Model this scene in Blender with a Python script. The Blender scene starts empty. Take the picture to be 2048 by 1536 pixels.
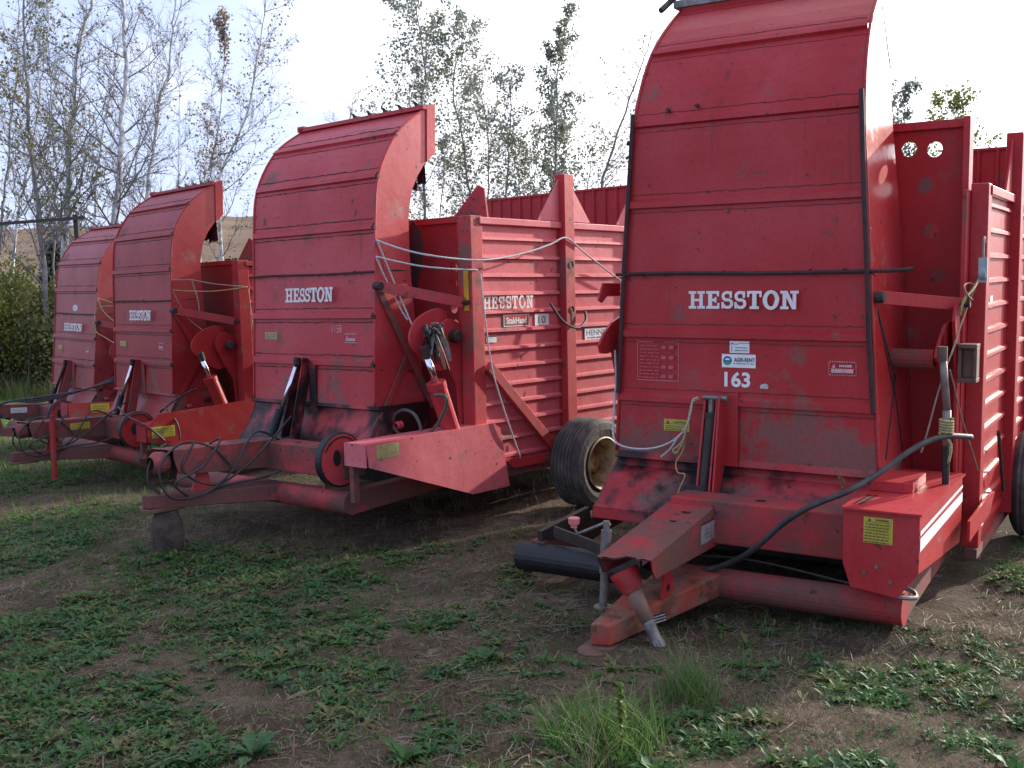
import bpy, math, random
import numpy as np
from mathutils import Vector, Matrix, Euler
R_ = math.radians
S = bpy.context.scene
# ------------------------------------------------------------------ camera
CAMR = [[0.999721, 0.022818, -0.006166], [-0.008259, 0.092799, -0.995651], [-0.022147, 0.995423, 0.092961]]
cd = bpy.data.cameras.new('camera'); cam = bpy.data.objects.new('camera', cd); S.collection.objects.link(cam)
cd.sensor_width = 36.0; cd.lens = 2097.49 / 2048 * 36.0; cd.clip_end = 3000; cd.clip_start = .05
mw = Matrix([[CAMR[i][0], CAMR[i][1], CAMR[i][2], (0, 0, 1.6)[i]] for i in range(3)] + [[0, 0, 0, 1]])
cam.matrix_world = mw
S.camera = cam
# ------------------------------------------------------------------ sky and sun
SUN_AZ, SUN_EL = 37.0, 18.0         # azimuth counter-clockwise from +X
w = bpy.data.worlds.new('World'); S.world = w; w.use_nodes = True
nt = w.node_tree; N = nt.nodes; L = nt.links; N.clear()
def wn(t, **k):
    n = N.new(t)
    for a, v in k.items(): setattr(n, a, v)
    return n
sky = wn('ShaderNodeTexSky', sky_type='NISHITA', sun_disc=False)
sky.sun_elevation = R_(SUN_EL); sky.sun_rotation = R_(90 - SUN_AZ); sky.air_density = 1.0; sky.dust_density = 2.5
bg1 = wn('ShaderNodeBackground'); bg1.inputs[1].default_value = .05
L.new(sky.outputs[0], bg1.inputs[0])
tc = wn('ShaderNodeTexCoord')
mp = wn('ShaderNodeMapping'); mp.inputs['Scale'].default_value = (1, 1, 2.6); mp.inputs['Location'].default_value = (.35, .1, .0)
L.new(tc.outputs['Generated'], mp.inputs[0])
nz = wn('ShaderNodeTexNoise'); nz.inputs['Scale'].default_value = 3.2; nz.inputs['Detail'].default_value = 7; nz.inputs['Roughness'].default_value = .55
L.new(mp.outputs[0], nz.inputs[0])
dp = wn('ShaderNodeVectorMath', operation='DOT_PRODUCT')
sd = (math.cos(R_(SUN_AZ)) * math.cos(R_(SUN_EL)), math.sin(R_(SUN_AZ)) * math.cos(R_(SUN_EL)), math.sin(R_(SUN_EL)))
dp.inputs[1].default_value = sd
L.new(tc.outputs['Generated'], dp.inputs[0])
mr = wn('ShaderNodeMapRange'); mr.inputs[1].default_value = .25; mr.inputs[2].default_value = .78; mr.inputs[3].default_value = -.24; mr.inputs[4].default_value = .55
L.new(dp.outputs['Value'], mr.inputs[0])
ad = wn('ShaderNodeMath', operation='ADD'); L.new(nz.outputs[0], ad.inputs[0]); L.new(mr.outputs[0], ad.inputs[1])
cr = wn('ShaderNodeMapRange', interpolation_type='SMOOTHSTEP'); cr.inputs[1].default_value = .50; cr.inputs[2].default_value = .78; cr.inputs[3].default_value = 0; cr.inputs[4].default_value = 1
L.new(ad.outputs[0], cr.inputs[0])
# bright thin cloud, brighter towards the sun
mr2 = wn('ShaderNodeMapRange'); mr2.inputs[1].default_value = .3; mr2.inputs[2].default_value = 1.0; mr2.inputs[3].default_value = .78; mr2.inputs[4].default_value = 2.1
L.new(dp.outputs['Value'], mr2.inputs[0])
bg2 = wn('ShaderNodeBackground'); bg2.inputs[0].default_value = (.93, .95, 1.0, 1)
L.new(mr2.outputs[0], bg2.inputs[1])
bgb = wn('ShaderNodeBackground'); bgb.inputs[0].default_value = (.56, .66, 1.0, 1); bgb.inputs[1].default_value = .72
ab = wn('ShaderNodeAddShader'); L.new(bg1.outputs[0], ab.inputs[0]); L.new(bgb.outputs[0], ab.inputs[1])
mx = wn('ShaderNodeMixShader'); L.new(cr.outputs[0], mx.inputs[0]); L.new(ab.outputs[0], mx.inputs[1]); L.new(bg2.outputs[0], mx.inputs[2])
wo = wn('ShaderNodeOutputWorld'); L.new(mx.outputs[0], wo.inputs[0])
sl = bpy.data.lights.new('sun', 'SUN'); sl.energy = 4.6; sl.angle = R_(1.2); sl.color = (1, .93, .82)
so = bpy.data.objects.new('sun', sl); S.collection.objects.link(so)
so.rotation_euler = Vector(sd).to_track_quat('Z', 'Y').to_euler()
S.view_settings.view_transform = 'Standard'; S.view_settings.look = 'None'; S.view_settings.gamma = 1; S.view_settings.exposure = 0.57
S.render.engine = 'CYCLES'
# ------------------------------------------------------------------ helpers
COL = S.collection
def gz(x, y):
    x = np.asarray(x, float); y = np.asarray(y, float)
    return -.145 - .024 * np.clip(y, -5, 22) + .02 * np.clip(x, -9, 0) + .03 * np.sin(x * .9 + 1) * np.sin(y * .7) + .085 * np.exp(-((x + 2.75) ** 2 + (y - 8.7) ** 2) / 1.6)
class MB:
    def __init__(s): s.v = []; s.f = []; s.m = []
    def add(s, vs, fs, mi=0):
        o = len(s.v); s.v += [tuple(map(float, p)) for p in vs]; s.f += [tuple(i + o for i in f) for f in fs]; s.m += [mi] * len(fs)
    def box(s, a, b, mi=0):
        (x0, y0, z0), (x1, y1, z1) = a, b
        s.add([(x0, y0, z0), (x1, y0, z0), (x1, y1, z0), (x0, y1, z0), (x0, y0, z1), (x1, y0, z1), (x1, y1, z1), (x0, y1, z1)],
              [(0, 3, 2, 1), (4, 5, 6, 7), (0, 1, 5, 4), (1, 2, 6, 5), (2, 3, 7, 6), (3, 0, 4, 7)], mi)
    def prism(s, poly, ax, a, b, mi=0):
        n = len(poly)
        def mk(p, t):
            return {'x': (t, p[0], p[1]), 'y': (p[0], t, p[1]), 'z': (p[0], p[1], t)}[ax]
        vs = [mk(p, a) for p in poly] + [mk(p, b) for p in poly]
        s.add(vs, [tuple(range(n)), tuple(range(2 * n - 1, n - 1, -1))] + [(i, i + n, (i + 1) % n + n, (i + 1) % n) for i in range(n)], mi)
    def bar(s, p, q, w_, t_, up=(0, 0, 1), mi=0):
        p = Vector(p); q = Vector(q); d = (q - p).normalized(); u = Vector(up); side = d.cross(u)
        if side.length < 1e-4: side = d.cross(Vector((1, 0, 0)))
        side.normalize(); u = side.cross(d).normalized(); a = side * w_ / 2; b = u * t_ / 2
        vs = [p - a - b, p + a - b, p + a + b, p - a + b, q - a - b, q + a - b, q + a + b, q - a + b]
        s.add(vs, [(0, 3, 2, 1), (4, 5, 6, 7), (0, 1, 5, 4), (1, 2, 6, 5), (2, 3, 7, 6), (3, 0, 4, 7)], mi)
    def tube(s, pts, r, n=8, mi=0, cap=True):
        pts = [Vector(p) for p in pts]; rs = r if isinstance(r, (list, tuple)) else [r] * len(pts)
        ref = None; rings = []
        for i, p in enumerate(pts):
            d = (pts[min(i + 1, len(pts) - 1)] - pts[max(i - 1, 0)])
            d = d.normalized() if d.length > 1e-9 else Vector((0, 0, 1))
            if ref is None:
                ref = d.cross(Vector((0, 0, 1)))
                if ref.length < .1: ref = d.cross(Vector((1, 0, 0)))
            ref = (ref - d * ref.dot(d)).normalized(); b = d.cross(ref)
            rings.append([p + (ref * math.cos(2 * math.pi * k / n) + b * math.sin(2 * math.pi * k / n)) * rs[i] for k in range(n)])
        vs = [v for rg in rings for v in rg]; fs = []
        for i in range(len(pts) - 1):
            for k in range(n): fs.append((i * n + k, i * n + (k + 1) % n, (i + 1) * n + (k + 1) % n, (i + 1) * n + k))
        if cap: fs += [tuple(range(n - 1, -1, -1)), tuple(range((len(pts) - 1) * n, len(pts) * n))]
        s.add(vs, fs, mi)
    def lathe(s, prof, c, axis='x', n=40, mi=0):     # prof: (axial, radius)
        c = Vector(c); vs = []
        for a, r in prof:
            for k in range(n):
                t = 2 * math.pi * k / n; u, v_ = r * math.cos(t), r * math.sin(t)
                vs.append(c + Vector({'x': (a, u, v_), 'y': (u, a, v_), 'z': (u, v_, a)}[axis]))
        fs = []
        for i in range(len(prof) - 1):
            for k in range(n): fs.append((i * n + k, i * n + (k + 1) % n, (i + 1) * n + (k + 1) % n, (i + 1) * n + k))
        s.add(vs, fs, mi)
    def build(s, name, mats, parent=None, bevel=0, smooth=False, keep=None):
        me = bpy.data.meshes.new(name); me.from_pydata(s.v, [], s.f)
        for m in (mats if isinstance(mats, (list, tuple)) else [mats]): me.materials.append(m)
        if any(s.m): me.polygons.foreach_set('material_index', s.m)
        if smooth: me.polygons.foreach_set('use_smooth', [True] * len(s.f))
        me.update()
        o = bpy.data.objects.new(name, me); COL.objects.link(o)
        if parent: o.parent = parent
        if bevel:
            b = o.modifiers.new('edge', 'BEVEL'); b.width = bevel; b.segments = 2; b.limit_method = 'ANGLE'; b.angle_limit = R_(35); b.use_clamp_overlap = True
        return o
def tag(o, label=None, cat=None, group=None, kind=None):
    for k, v in (('label', label), ('category', cat), ('group', group), ('kind', kind)):
        if v: o[k] = v
    return o
def empty(name, loc=(0, 0, 0)):
    o = bpy.data.objects.new(name, None); COL.objects.link(o); o.location = loc; o.empty_display_size = .2; return o
def smoothpath(pts, k=6):
    P = [Vector(p) for p in pts]; out = []
    for i in range(len(P) - 1):
        a, b, c, d = P[max(i - 1, 0)], P[i], P[i + 1], P[min(i + 2, len(P) - 1)]
        for j in range(k):
            t = j / k
            out.append(.5 * ((2 * b) + (c - a) * t + (2 * a - 5 * b + 4 * c - d) * t * t + (3 * b - a - 3 * c + d) * t ** 3))
    out.append(P[-1]); return out
# ------------------------------------------------------------------ materials
MATS = {}
def newmat(name):
    m = bpy.data.materials.new(name); m.use_nodes = True; t = m.node_tree; t.nodes.clear()
    o = t.nodes.new('ShaderNodeOutputMaterial'); b = t.nodes.new('ShaderNodeBsdfPrincipled'); t.links.new(b.outputs[0], o.inputs[0])
    return m, t, b
def nnode(t, typ, **k):
    n = t.nodes.new(typ)
    for a, v in k.items(): setattr(n, a, v)
    return n
def noise(t, vec, scale, detail=4, rough=.55, stretch=None, off=(0, 0, 0)):
    mpn = nnode(t, 'ShaderNodeMapping'); mpn.inputs['Location'].default_value = off
    if stretch: mpn.inputs['Scale'].default_value = stretch
    t.links.new(vec, mpn.inputs[0])
    n = nnode(t, 'ShaderNodeTexNoise'); n.inputs['Scale'].default_value = scale; n.inputs['Detail'].default_value = detail; n.inputs['Roughness'].default_value = rough
    t.links.new(mpn.outputs[0], n.inputs[0]); return n.outputs[0]
def ramp(t, fac, a, b, lo=0, hi=1):
    n = nnode(t, 'ShaderNodeMapRange', interpolation_type='SMOOTHSTEP')
    n.inputs[1].default_value = a; n.inputs[2].default_value = b; n.inputs[3].default_value = lo; n.inputs[4].default_value = hi
    t.links.new(fac, n.inputs[0]); return n.outputs[0]
def mix(t, fac, a, b):
    n = nnode(t, 'ShaderNodeMix', data_type='RGBA')
    if isinstance(fac, (int, float)): n.inputs[0].default_value = fac
    else: t.links.new(fac, n.inputs[0])
    for i, c in ((6, a), (7, b)):
        if isinstance(c, tuple): n.inputs[i].default_value = c if len(c) == 4 else c + (1,)
        else: t.links.new(c, n.inputs[i])
    return n.outputs[2]
def paint(name, base, faded, dirt=.35, rust=.3, rough=.42, dirtcol=(.15, .105, .085), spots=.5, grease=0, dirtscale=2.8, splash=None, streak=.5, spec=.28):
    m, t, b = newmat(name); tc_ = nnode(t, 'ShaderNodeTexCoord').outputs['Object']
    c = mix(t, ramp(t, noise(t, tc_, 1.3, 3), .35, .68), base, faded)
    # chalky vertical wash marks
    c = mix(t, ramp(t, noise(t, tc_, 6, 4, .6, (1, 1, .12)), .5, .8, 0, .28), c, faded)
    n2 = noise(t, tc_, dirtscale, 8, .66, off=(3, 1, 7))
    dm = ramp(t, n2, .62 - .25 * dirt, .76 - .16 * dirt, 0, .88)
    c = mix(t, dm, c, dirtcol)
    if splash is not None:      # dust and mud thrown up from the field, in ragged blotches
        sx = nnode(t, 'ShaderNodeSeparateXYZ'); t.links.new(tc_, sx.inputs[0])
        zz_ = nnode(t, 'ShaderNodeMath', operation='MULTIPLY_ADD'); t.links.new(noise(t, tc_, 3.3, 8, .7, off=(2, 4, 4)), zz_.inputs[0]); zz_.inputs[1].default_value = 2.6; t.links.new(sx.outputs[2], zz_.inputs[2])
        c = mix(t, ramp(t, zz_.outputs[0], splash + 1.30, splash + .92, 0, .72), c, dirtcol)
    stn = ramp(t, noise(t, tc_, 9, 5, .7, (1, 1, .06), off=(0, 3, 0)), .60, .72, 0, .55 * streak); c = mix(t, stn, c, tuple(v * .4 + .01 for v in base))
    fine = ramp(t, noise(t, tc_, 38, 5, .7), .40, .75, 0, .34)
    c = mix(t, fine, c, tuple(v * .45 for v in base))
    sp = ramp(t, noise(t, tc_, 17, 2, .5, off=(9, 2, 0)), .70 - .03 * spots, .74, 0, .85)
    c = mix(t, sp, c, (.05, .03, .028))
    rn = noise(t, tc_, 5.5, 9, .72, off=(5, 5, 1))
    rm_ = ramp(t, rn, .66 - .14 * rust, .71 - .12 * rust, 0, .9)
    c = mix(t, rm_, c, (.13, .052, .028))
    if grease:
        gm = ramp(t, noise(t, tc_, 2.2, 6, .6, off=(1, 8, 3)), .62 - .3 * grease, .7 - .2 * grease, 0, .96)
        c = mix(t, gm, c, (.012, .010, .012))
    t.links.new(c, b.inputs['Base Color'])
    b.inputs['Specular IOR Level'].default_value = spec
    r1 = nnode(t, 'ShaderNodeMath', operation='MULTIPLY_ADD'); t.links.new(dm, r1.inputs[0]); r1.inputs[1].default_value = .35; r1.inputs[2].default_value = rough
    t.links.new(r1.outputs[0], b.inputs['Roughness'])
    bp = nnode(t, 'ShaderNodeBump'); bp.inputs['Strength'].default_value = .35; bp.inputs['Distance'].default_value = .02
    bn = nnode(t, 'ShaderNodeMath', operation='ADD'); t.links.new(noise(t, tc_, 3.1, 3), bn.inputs[0]); bn.inputs[1].default_value = 0
    t.links.new(bn.outputs[0], bp.inputs['Height']); t.links.new(bp.outputs[0], b.inputs['Normal'])
    return m
def plain(name, col, rough=.6, metal=0, var=.25, scale=9, bump=.2, col2=None):
    m, t, b = newmat(name); tc_ = nnode(t, 'ShaderNodeTexCoord').outputs['Object']
    c2 = col2 or tuple(v * (1 - var) for v in col)
    t.links.new(mix(t, ramp(t, noise(t, tc_, scale, 6, .6), .35, .7), col, c2), b.inputs['Base Color'])
    b.inputs['Roughness'].default_value = rough; b.inputs['Metallic'].default_value = metal
    if bump:
        bp = nnode(t, 'ShaderNodeBump'); bp.inputs['Strength'].default_value = bump; bp.inputs['Distance'].default_value = .01
        t.links.new(noise(t, tc_, scale * 4, 4), bp.inputs['Height']); t.links.new(bp.outputs[0], b.inputs['Normal'])
    return m
PB = dict(
 M1=dict(base=(.39, .019, .022), faded=(.44, .040, .044)),
 M2=dict(base=(.45, .036, .042), faded=(.51, .068, .075)),
 M3=dict(base=(.30, .018, .019), faded=(.36, .036, .036)),
 M4=dict(base=(.32, .042, .042), faded=(.37, .080, .080)))
def paintset(k):
    p = PB[k]
    return dict(
      clean=paint('red_paint_' + k, p['base'], p['faded'], dirt=.16 if k == 'M1' else .26, rust=.0, spots=.8),
      panel=paint('panel_paint_' + k, p['base'], p['faded'], dirt=.15 if k == 'M1' else .28, rust=.2, spots=1, streak=1.1, splash=.90 if k == 'M1' else 1.08),
      gloss=paint('glossier_side_paint_' + k, p['base'], p['faded'], dirt=.2, rust=.0, spots=.6, rough=.27 if k == 'M1' else .36, spec=.5),
      side=paint('faded_sunlit_paint_' + k, *(((.60, .12, .135), (.66, .19, .20)) if k == 'M2' else (p['base'], p['faded'])), dirt=.15, rust=.0, spots=.5, streak=.8),  # faded M2 sides, made paler still to stand in for sunlight
      dirty=paint('dirty_red_paint_' + k, p['base'], p['faded'], dirt=1.25, rust=.4, rough=.55, dirtcol=(.105, .072, .058)),
      rusty=paint('rusty_red_paint_' + k, p['base'], p['faded'], dirt=.55, rust=.62, rough=.55),
      worn=paint('worn_drawbar_paint_' + k, (.36, .055, .035), (.42, .05, .045), dirt=.9, rust=1.0, rough=.6, dirtcol=(.20, .13, .09)),
      greasy=paint('greasy_red_paint_' + k, p['base'], p['faded'], dirt=.6, rust=.1, rough=.4, grease={'M1': .45, 'M2': .8, 'M3': .15, 'M4': .3}[k]),
      inner=paint('darker_red_paint_' + k, tuple(v * .8 for v in p['base']), p['base'], dirt=.2, rust=.05, rough=.5))  # darker copy of the body paint for inner walls and door
M_black = plain('black_rubber', (.012, .011, .012), .55, var=.3, bump=.4)
M_seam = plain('old_sealant', (.055, .022, .022), .8, var=.5, scale=20)
M_hose = plain('hose_rubber', (.022, .021, .024), .62, var=.3, col2=(.06, .05, .045))
M_ghose = plain('grey_hose_rubber', (.09, .08, .07), .6)
M_chrome = plain('chrome', (.75, .75, .8), .12, 1, .05, 5, 0)
M_steel = plain('worn_steel', (.26, .24, .22), .55, .6, .5, 12)
M_darkst = plain('dark_dirty_steel', (.045, .032, .026), .65, .2, .5, 10)
M_rustst = plain('rusty_steel', (.16, .085, .06), .7, .2, .5, 10)
M_white = plain('white_vinyl', (.78, .77, .76), .5, 0, .12, 15, 0)
M_wtext = plain('white_lettering', (.78, .76, .74), .5, 0, .18, 25, 0)
M_yel = plain('yellow_vinyl', (.48, .38, .045), .5, 0, .2, 20, 0)
M_oldyel = plain('weathered_yellow_vinyl', (.42, .36, .14), .6, 0, .3, 20, 0)
M_blue = plain('blue_print', (.02, .10, .25), .5, 0, .1, 15, 0)
M_green = plain('green_print', (.05, .30, .14), .5, 0, .1, 15, 0)
M_ink = plain('dark_print', (.03, .03, .04), .5, 0, .1, 15, 0)
def chipped(name, col, under):
    m, t, b = newmat(name); tc_ = nnode(t, 'ShaderNodeTexCoord').outputs['Object']
    c = mix(t, ramp(t, noise(t, tc_, 9, 4), .4, .7, 0, .35), col, tuple(v * .7 for v in col)); c = mix(t, ramp(t, noise(t, tc_, 55, 5, .7), .66, .72, 0, .7), c, under)
    t.links.new(c, b.inputs['Base Color']); b.inputs['Roughness'].default_value = .6; return m
M_wtext = chipped('worn_white_lettering', (.74, .71, .68), (.42, .08, .09))
M_pinkprint = plain('worn_pink_print', (.62, .33, .34), .6, 0, .3, 25, 0)
M_silver = plain('silver_plate', (.55, .54, .52), .4, .5, .4, 25)
M_tyre = plain('tyre_rubber', (.055, .050, .047), .85, 0, .4, 8, .5, col2=(.13, .115, .10))
M_rim = plain('cream_wheel_paint', (.55, .47, .30), .55, 0, .5, 9, .3, col2=(.26, .15, .07))
M_rope = plain('white_rope', (.62, .60, .58), .9, 0, .45, 90, .6)
M_twine = plain('yellow_twine', (.42, .36, .16), .9, 0, .4, 60, .5)
M_oldtwine = plain('weathered_twine', (.30, .24, .17), .9, 0, .4, 60, .5)
M_flap = plain('torn_rubber_flap', (.05, .032, .032), .8, 0, .4, 8, .5)
M_pinkplast = plain('faded_red_plastic', (.62, .18, .17), .5, 0, .2)
# ------------------------------------------------------------------ lettering
def flatmesh(polys, plane, off=.0):
    """polys: list of (list of (u,v)); plane(u,v,h)->xyz. Each polygon lies a hair above the one before."""
    b = MB()
    for i, (pg, mi) in enumerate(polys):
        b.add([plane(u, v, off + i * .0003) for u, v in pg], [tuple(range(len(pg)))], mi)
    return b
def ribbon(pts, w_):
    out = []
    for i in range(len(pts)):
        a = Vector(pts[max(i - 1, 0)]); c = Vector(pts[min(i + 1, len(pts) - 1)]); d = (c - a).normalized(); n = Vector((-d.y, d.x)) * w_ / 2
        p = Vector(pts[i]); out.append((p + n, p - n))
    return [[tuple(out[i][0]), tuple(out[i][1]), tuple(out[i + 1][1]), tuple(out[i + 1][0])] for i in range(len(out) - 1)]
def rc(a, b, c, d): return [(a, b), (c, b), (c, d), (a, d)]
def arc(cx, cy, rx, ry, a0, a1, n=14): return [(cx + rx * math.cos(R_(a0 + (a1 - a0) * i / n)), cy + ry * math.sin(R_(a0 + (a1 - a0) * i / n))) for i in range(n + 1)]
def slab(ch):
    s = .15
    if ch == 'H': return [rc(.12, s, .31, 1 - s), rc(.59, s, .78, 1 - s), rc(.31, .42, .59, .56), rc(0, 0, .42, s), rc(0, 1 - s, .42, 1), rc(.48, 0, .9, s), rc(.48, 1 - s, .9, 1)], .93
    if ch == 'E': return [rc(.1, s, .32, 1 - s), rc(0, 0, .72, s), rc(0, 1 - s, .70, 1), rc(.60, s, .72, .32), rc(.58, .70, .70, 1 - s), rc(.32, .42, .46, .57), rc(.46, .34, .56, .65)], .76
    if ch == 'T': return [rc(.27, s, .49, 1 - s), rc(.14, 0, .62, s), rc(0, 1 - s, .76, 1), rc(0, .66, .12, 1 - s), rc(.64, .66, .76, 1 - s)], .78
    if ch == 'N': return [rc(.12, s, .30, 1 - s), rc(.62, 0, .80, 1 - s), rc(0, 0, .42, s), rc(0, 1 - s, .30, 1), rc(.5, 1 - s, .92, 1), [(.14, 1.0), (.36, 1.0), (.80, 0), (.60, 0)]], .94
    if ch == 'O':
        o = arc(.42, .5, .42, .54, 0, 360, 28); i_ = arc(.42, .5, .20, .36, 0, 360, 28)
        return [[o[k], o[k + 1], i_[k + 1], i_[k]] for k in range(28)], .86
    if ch == 'S':
        c = arc(.34, .73, .22, .19, 20, 180, 10) + arc(.34, .71, .22, .22, 190, 262, 6) + arc(.38, .29, .22, .22, 82, 0, 7) + arc(.38, .27, .22, .19, -10, -165, 10)
        return ribbon(c, .165) + [rc(.50, .62, .62, .98), rc(.06, .03, .19, .38)], .68
def word(txt, width, height):
    polys = []; x = 0
    for ch in txt:
        g, ad_ = slab(ch); polys += [[(u + x, v) for u, v in p] for p in g]; x += ad_ + .05
    k = width / x
    return [([(u * k - width / 2, v * height - height / 2) for u, v in p], 0) for p in polys]
def textmesh(body, width, height=None, bold=.0, cx=0, cy=0):
    cu = bpy.data.curves.new('t', 'FONT'); cu.body = body; cu.offset = bold; cu.resolution_u = 3
    ob = bpy.data.objects.new('t', cu); COL.objects.link(ob); dg = bpy.context.evaluated_depsgraph_get(); dg.update()
    me = bpy.data.meshes.new_from_object(ob.evaluated_get(dg)); bpy.data.objects.remove(ob)
    vs = [(v.co.x, v.co.y) for v in me.vertices]; fs = [tuple(p.vertices) for p in me.polygons]; bpy.data.meshes.remove(me)
    xs = [v[0] for v in vs]; ys = [v[1] for v in vs]; sx = width / (max(xs) - min(xs)); sy = (height / (max(ys) - min(ys))) if height else sx
    mxx, mny = (max(xs) + min(xs)) / 2, (max(ys) + min(ys)) / 2
    return [((x - mxx) * sx + cx, (y - mny) * sy + cy) for x, y in vs], fs
def decal(name, parent, plane, c, size, layers, mats):
    """a thin sticker centred at c=(u,v) on plane; layers: ('r',x0,y0,x1,y1,mi) | ('p',poly,mi) | ('t',text,w,h,cx,cy,mi,bold), coordinates in half-sizes"""
    W_, H_ = size; b = MB(); h = 0.0
    for ly in layers:
        h += .0006
        if ly[0] == 'r':
            _, x0, y0, x1, y1, mi = ly; pg = rc(x0, y0, x1, y1)
            b.add([plane(c[0] + x * W_ / 2, c[1] + y * H_ / 2, h) for x, y in pg], [(0, 1, 2, 3)], mi)
        elif ly[0] == 'p':
            pg = ly[1]; b.add([plane(c[0] + x * W_ / 2, c[1] + y * H_ / 2, h) for x, y in pg], [tuple(range(len(pg)))], ly[2])
        else:
            _, tx, tw, th, cx_, cy_, mi, bd = ly; vs, fs = textmesh(tx, tw * W_ / 2, th * H_ / 2, bd, cx_ * W_ / 2, cy_ * H_ / 2)
            b.add([plane(c[0] + x, c[1] + y, h) for x, y in vs], fs, mi)
    return b.build(name, mats, parent)
# ------------------------------------------------------------------ the hay stack wagons
POSE = {'M1': [[0.84001, 0.54253, 0.00735], [-0.54246, 0.84003, -0.00947], [-0.01131, 0.00397, 0.99993], [0.7883, 6.8056, 0.0096]], 'M2': [[0.75447, 0.65634, -4e-05], [-0.6563, 0.75443, 0.01026], [0.00676, -0.00772, 0.99995], [-2.1743, 9.2385, -0.2161]], 'M3': [[0.6826, 0.73076, -0.00732], [-0.73078, 0.68261, -0.00079], [0.00441, 0.00589, 0.99997], [-4.7884, 13.0254, -0.4255]], 'M4': [[0.68538, 0.72709, 0.03994], [-0.7281, 0.68508, 0.0231], [-0.01056, -0.04491, 0.99894], [-6.9564, 16.1425, -0.599]]}
LABEL = dict(
 M1='largest crimson hay stack wagon at the right, with fleet number 163 on its chute',
 M2='faded pink red hay stack wagon with white ropes, chalked 1158, second from the right',
 M3='bright orange red hay stack wagon with yellow stickers on its drawbar, third from the right',
 M4='dull weathered red hay stack wagon farthest back, leftmost in the row beside the bushes')
def wagon_root(k):
    P = POSE[k]; o = empty('hay_stack_wagon')
    o.matrix_world = Matrix([[P[i][0], P[i][1], P[i][2], P[3][i]] for i in range(3)] + [[0, 0, 0, 1]])
    return tag(o, LABEL[k], 'hay wagon', 'hay stack wagons parked in a row')
def arcfill(prof, k=5):
    q = smoothpath([(0, y, z) for z, y in prof], k); return [(p.z, p.y) for p in q]
def rot2(y, z, c, a): return
def wagon(k):
    big = k == 'M1'; PS = paintset(k); root = wagon_root(k); dz = -.32 if big else 0.0
    if big:
        W = 1.516; tp = .0595; zr = 1.648; lean = 0.0
        prof = [(.50, .0), (.86, .0), (1.273, .0), (1.648, 0.), (2.089, .0), (2.591, .016), (3.056, .226), (3.416, .66), (3.52, .95)]
        ribs = [.86, 1.273, 2.089, 2.591, 3.056, 3.416]; rod = 1.648; back = [(.30, .86), (1.14, .85), (1.71, .82), (2.51, .67), (2.8, .64), (2.98, .66), (3.12, .74), (3.25, .95)]; wallY = .88
    else:
        W = 1.55; tp = 0; zr = 1.942; lean = .048
        prof = [(.887, -.05), (1.223, -.035), (1.603, -.016), (1.942, 0.), (2.297, .017), (2.691, .07), (3.035, .281), (3.249, .585), (3.29, .68)]
        ribs = [1.223, 1.603, 2.297, 2.691, 3.035]; rod = 1.942; wallY = .74
        back = [(.80, .5), (.93, .49), (1.22, .46), (1.55, .41), (1.88, .38), (2.12, .37), (2.36, .37), (2.48, .39), (2.6, .42), (2.72, .49), (2.83, .58), (2.9, .67)]
    def xl(z): return tp * (z - zr)
    def xr(z): return W - tp * (z - zr)
    fp = arcfill(prof, 5)
    def fy(z):
        for (z0, y0), (z1, y1) in zip(fp, fp[1:]):
            if z0 <= z <= z1: return y0 + (y1 - y0) * (z - z0) / (z1 - z0)
        return fp[0][1]
    # --- front panel: curved sheet with pressed ribs
    b = MB(); sheet = []
    ribs_all = ribs
    pts = []
    for z, y in fp:
        if any(abs(z - r) < .034 for r in ribs_all): continue
        pts.append((z, y, 0))
    for r in ribs_all:
        j = min(range(len(fp)), key=lambda i: abs(fp[i][0] - r)); z0, y0 = fp[max(j - 1, 0)]; z1, y1 = fp[min(j + 1, len(fp) - 1)]
        t_ = Vector((y1 - y0, z1 - z0)).normalized(); n_ = Vector((-t_.y, t_.x)); c_ = Vector((fy(r), r))
        for s_, h_ in ((-.030, 0), (-.024, .024), (.012, .024), (.032, 0)):
            q = c_ + t_ * s_ + n_ * h_; pts.append((q.y, q.x, r * 1e3 + s_))
    def key(p): return p[2] / 1e3 + 0 if p[2] else p[0]
    pts.sort(key=lambda p: (p[2] // 1 / 1e3 if p[2] else p[0], p[2]))
    # order along the sheet
    ordd = []
    for p in pts: ordd.append((p[0], p[1]))
    rnd = random.Random(hash(k) % 7 + 3)
    n = len(ordd); vs = []
    for z, y in ordd: vs += [(xl(z), y, z), (xr(z), y, z)]
    for z, y in ordd: vs += [(xl(z), y + .012, z - .004), (xr(z), y + .012, z - .004)]
    fs = [(2 * i, 2 * i + 1, 2 * i + 3, 2 * i + 2) for i in range(n - 1)] + [(2 * n + 2 * i + 2, 2 * n + 2 * i + 3, 2 * n + 2 * i + 1, 2 * n + 2 * i) for i in range(n - 1)]
    fs += [(2 * i, 2 * i + 2, 2 * n + 2 * i + 2, 2 * n + 2 * i) for i in range(n - 1)] + [(2 * i + 1, 2 * n + 2 * i + 1, 2 * n + 2 * i + 3, 2 * i + 3) for i in range(n - 1)]
    b.add(vs, fs); panel = b.build('chute_front', PS['panel'], root)
    # seams of old sealant beside the ribs
    for r in ribs:
        for s_ in (-.055, .058):
            z = r + s_; b = MB()
            if z > fp[-1][0] - .02: continue
            x = xl(z) + .01
            while x < xr(z) - .02:
                l_ = rnd.uniform(.02, .09); wj = rnd.uniform(.0012, .0040) * (.45 if big else 1.2)
                z2 = z + rnd.uniform(-.003, .003); y = fy(z2)
                b.box((x, y - .0035, z2 - wj), (min(x + l_, xr(z)), y + .003, z2 + wj)); x += l_ * .98
            b.build('seam_sealant', M_seam, root)
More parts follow.
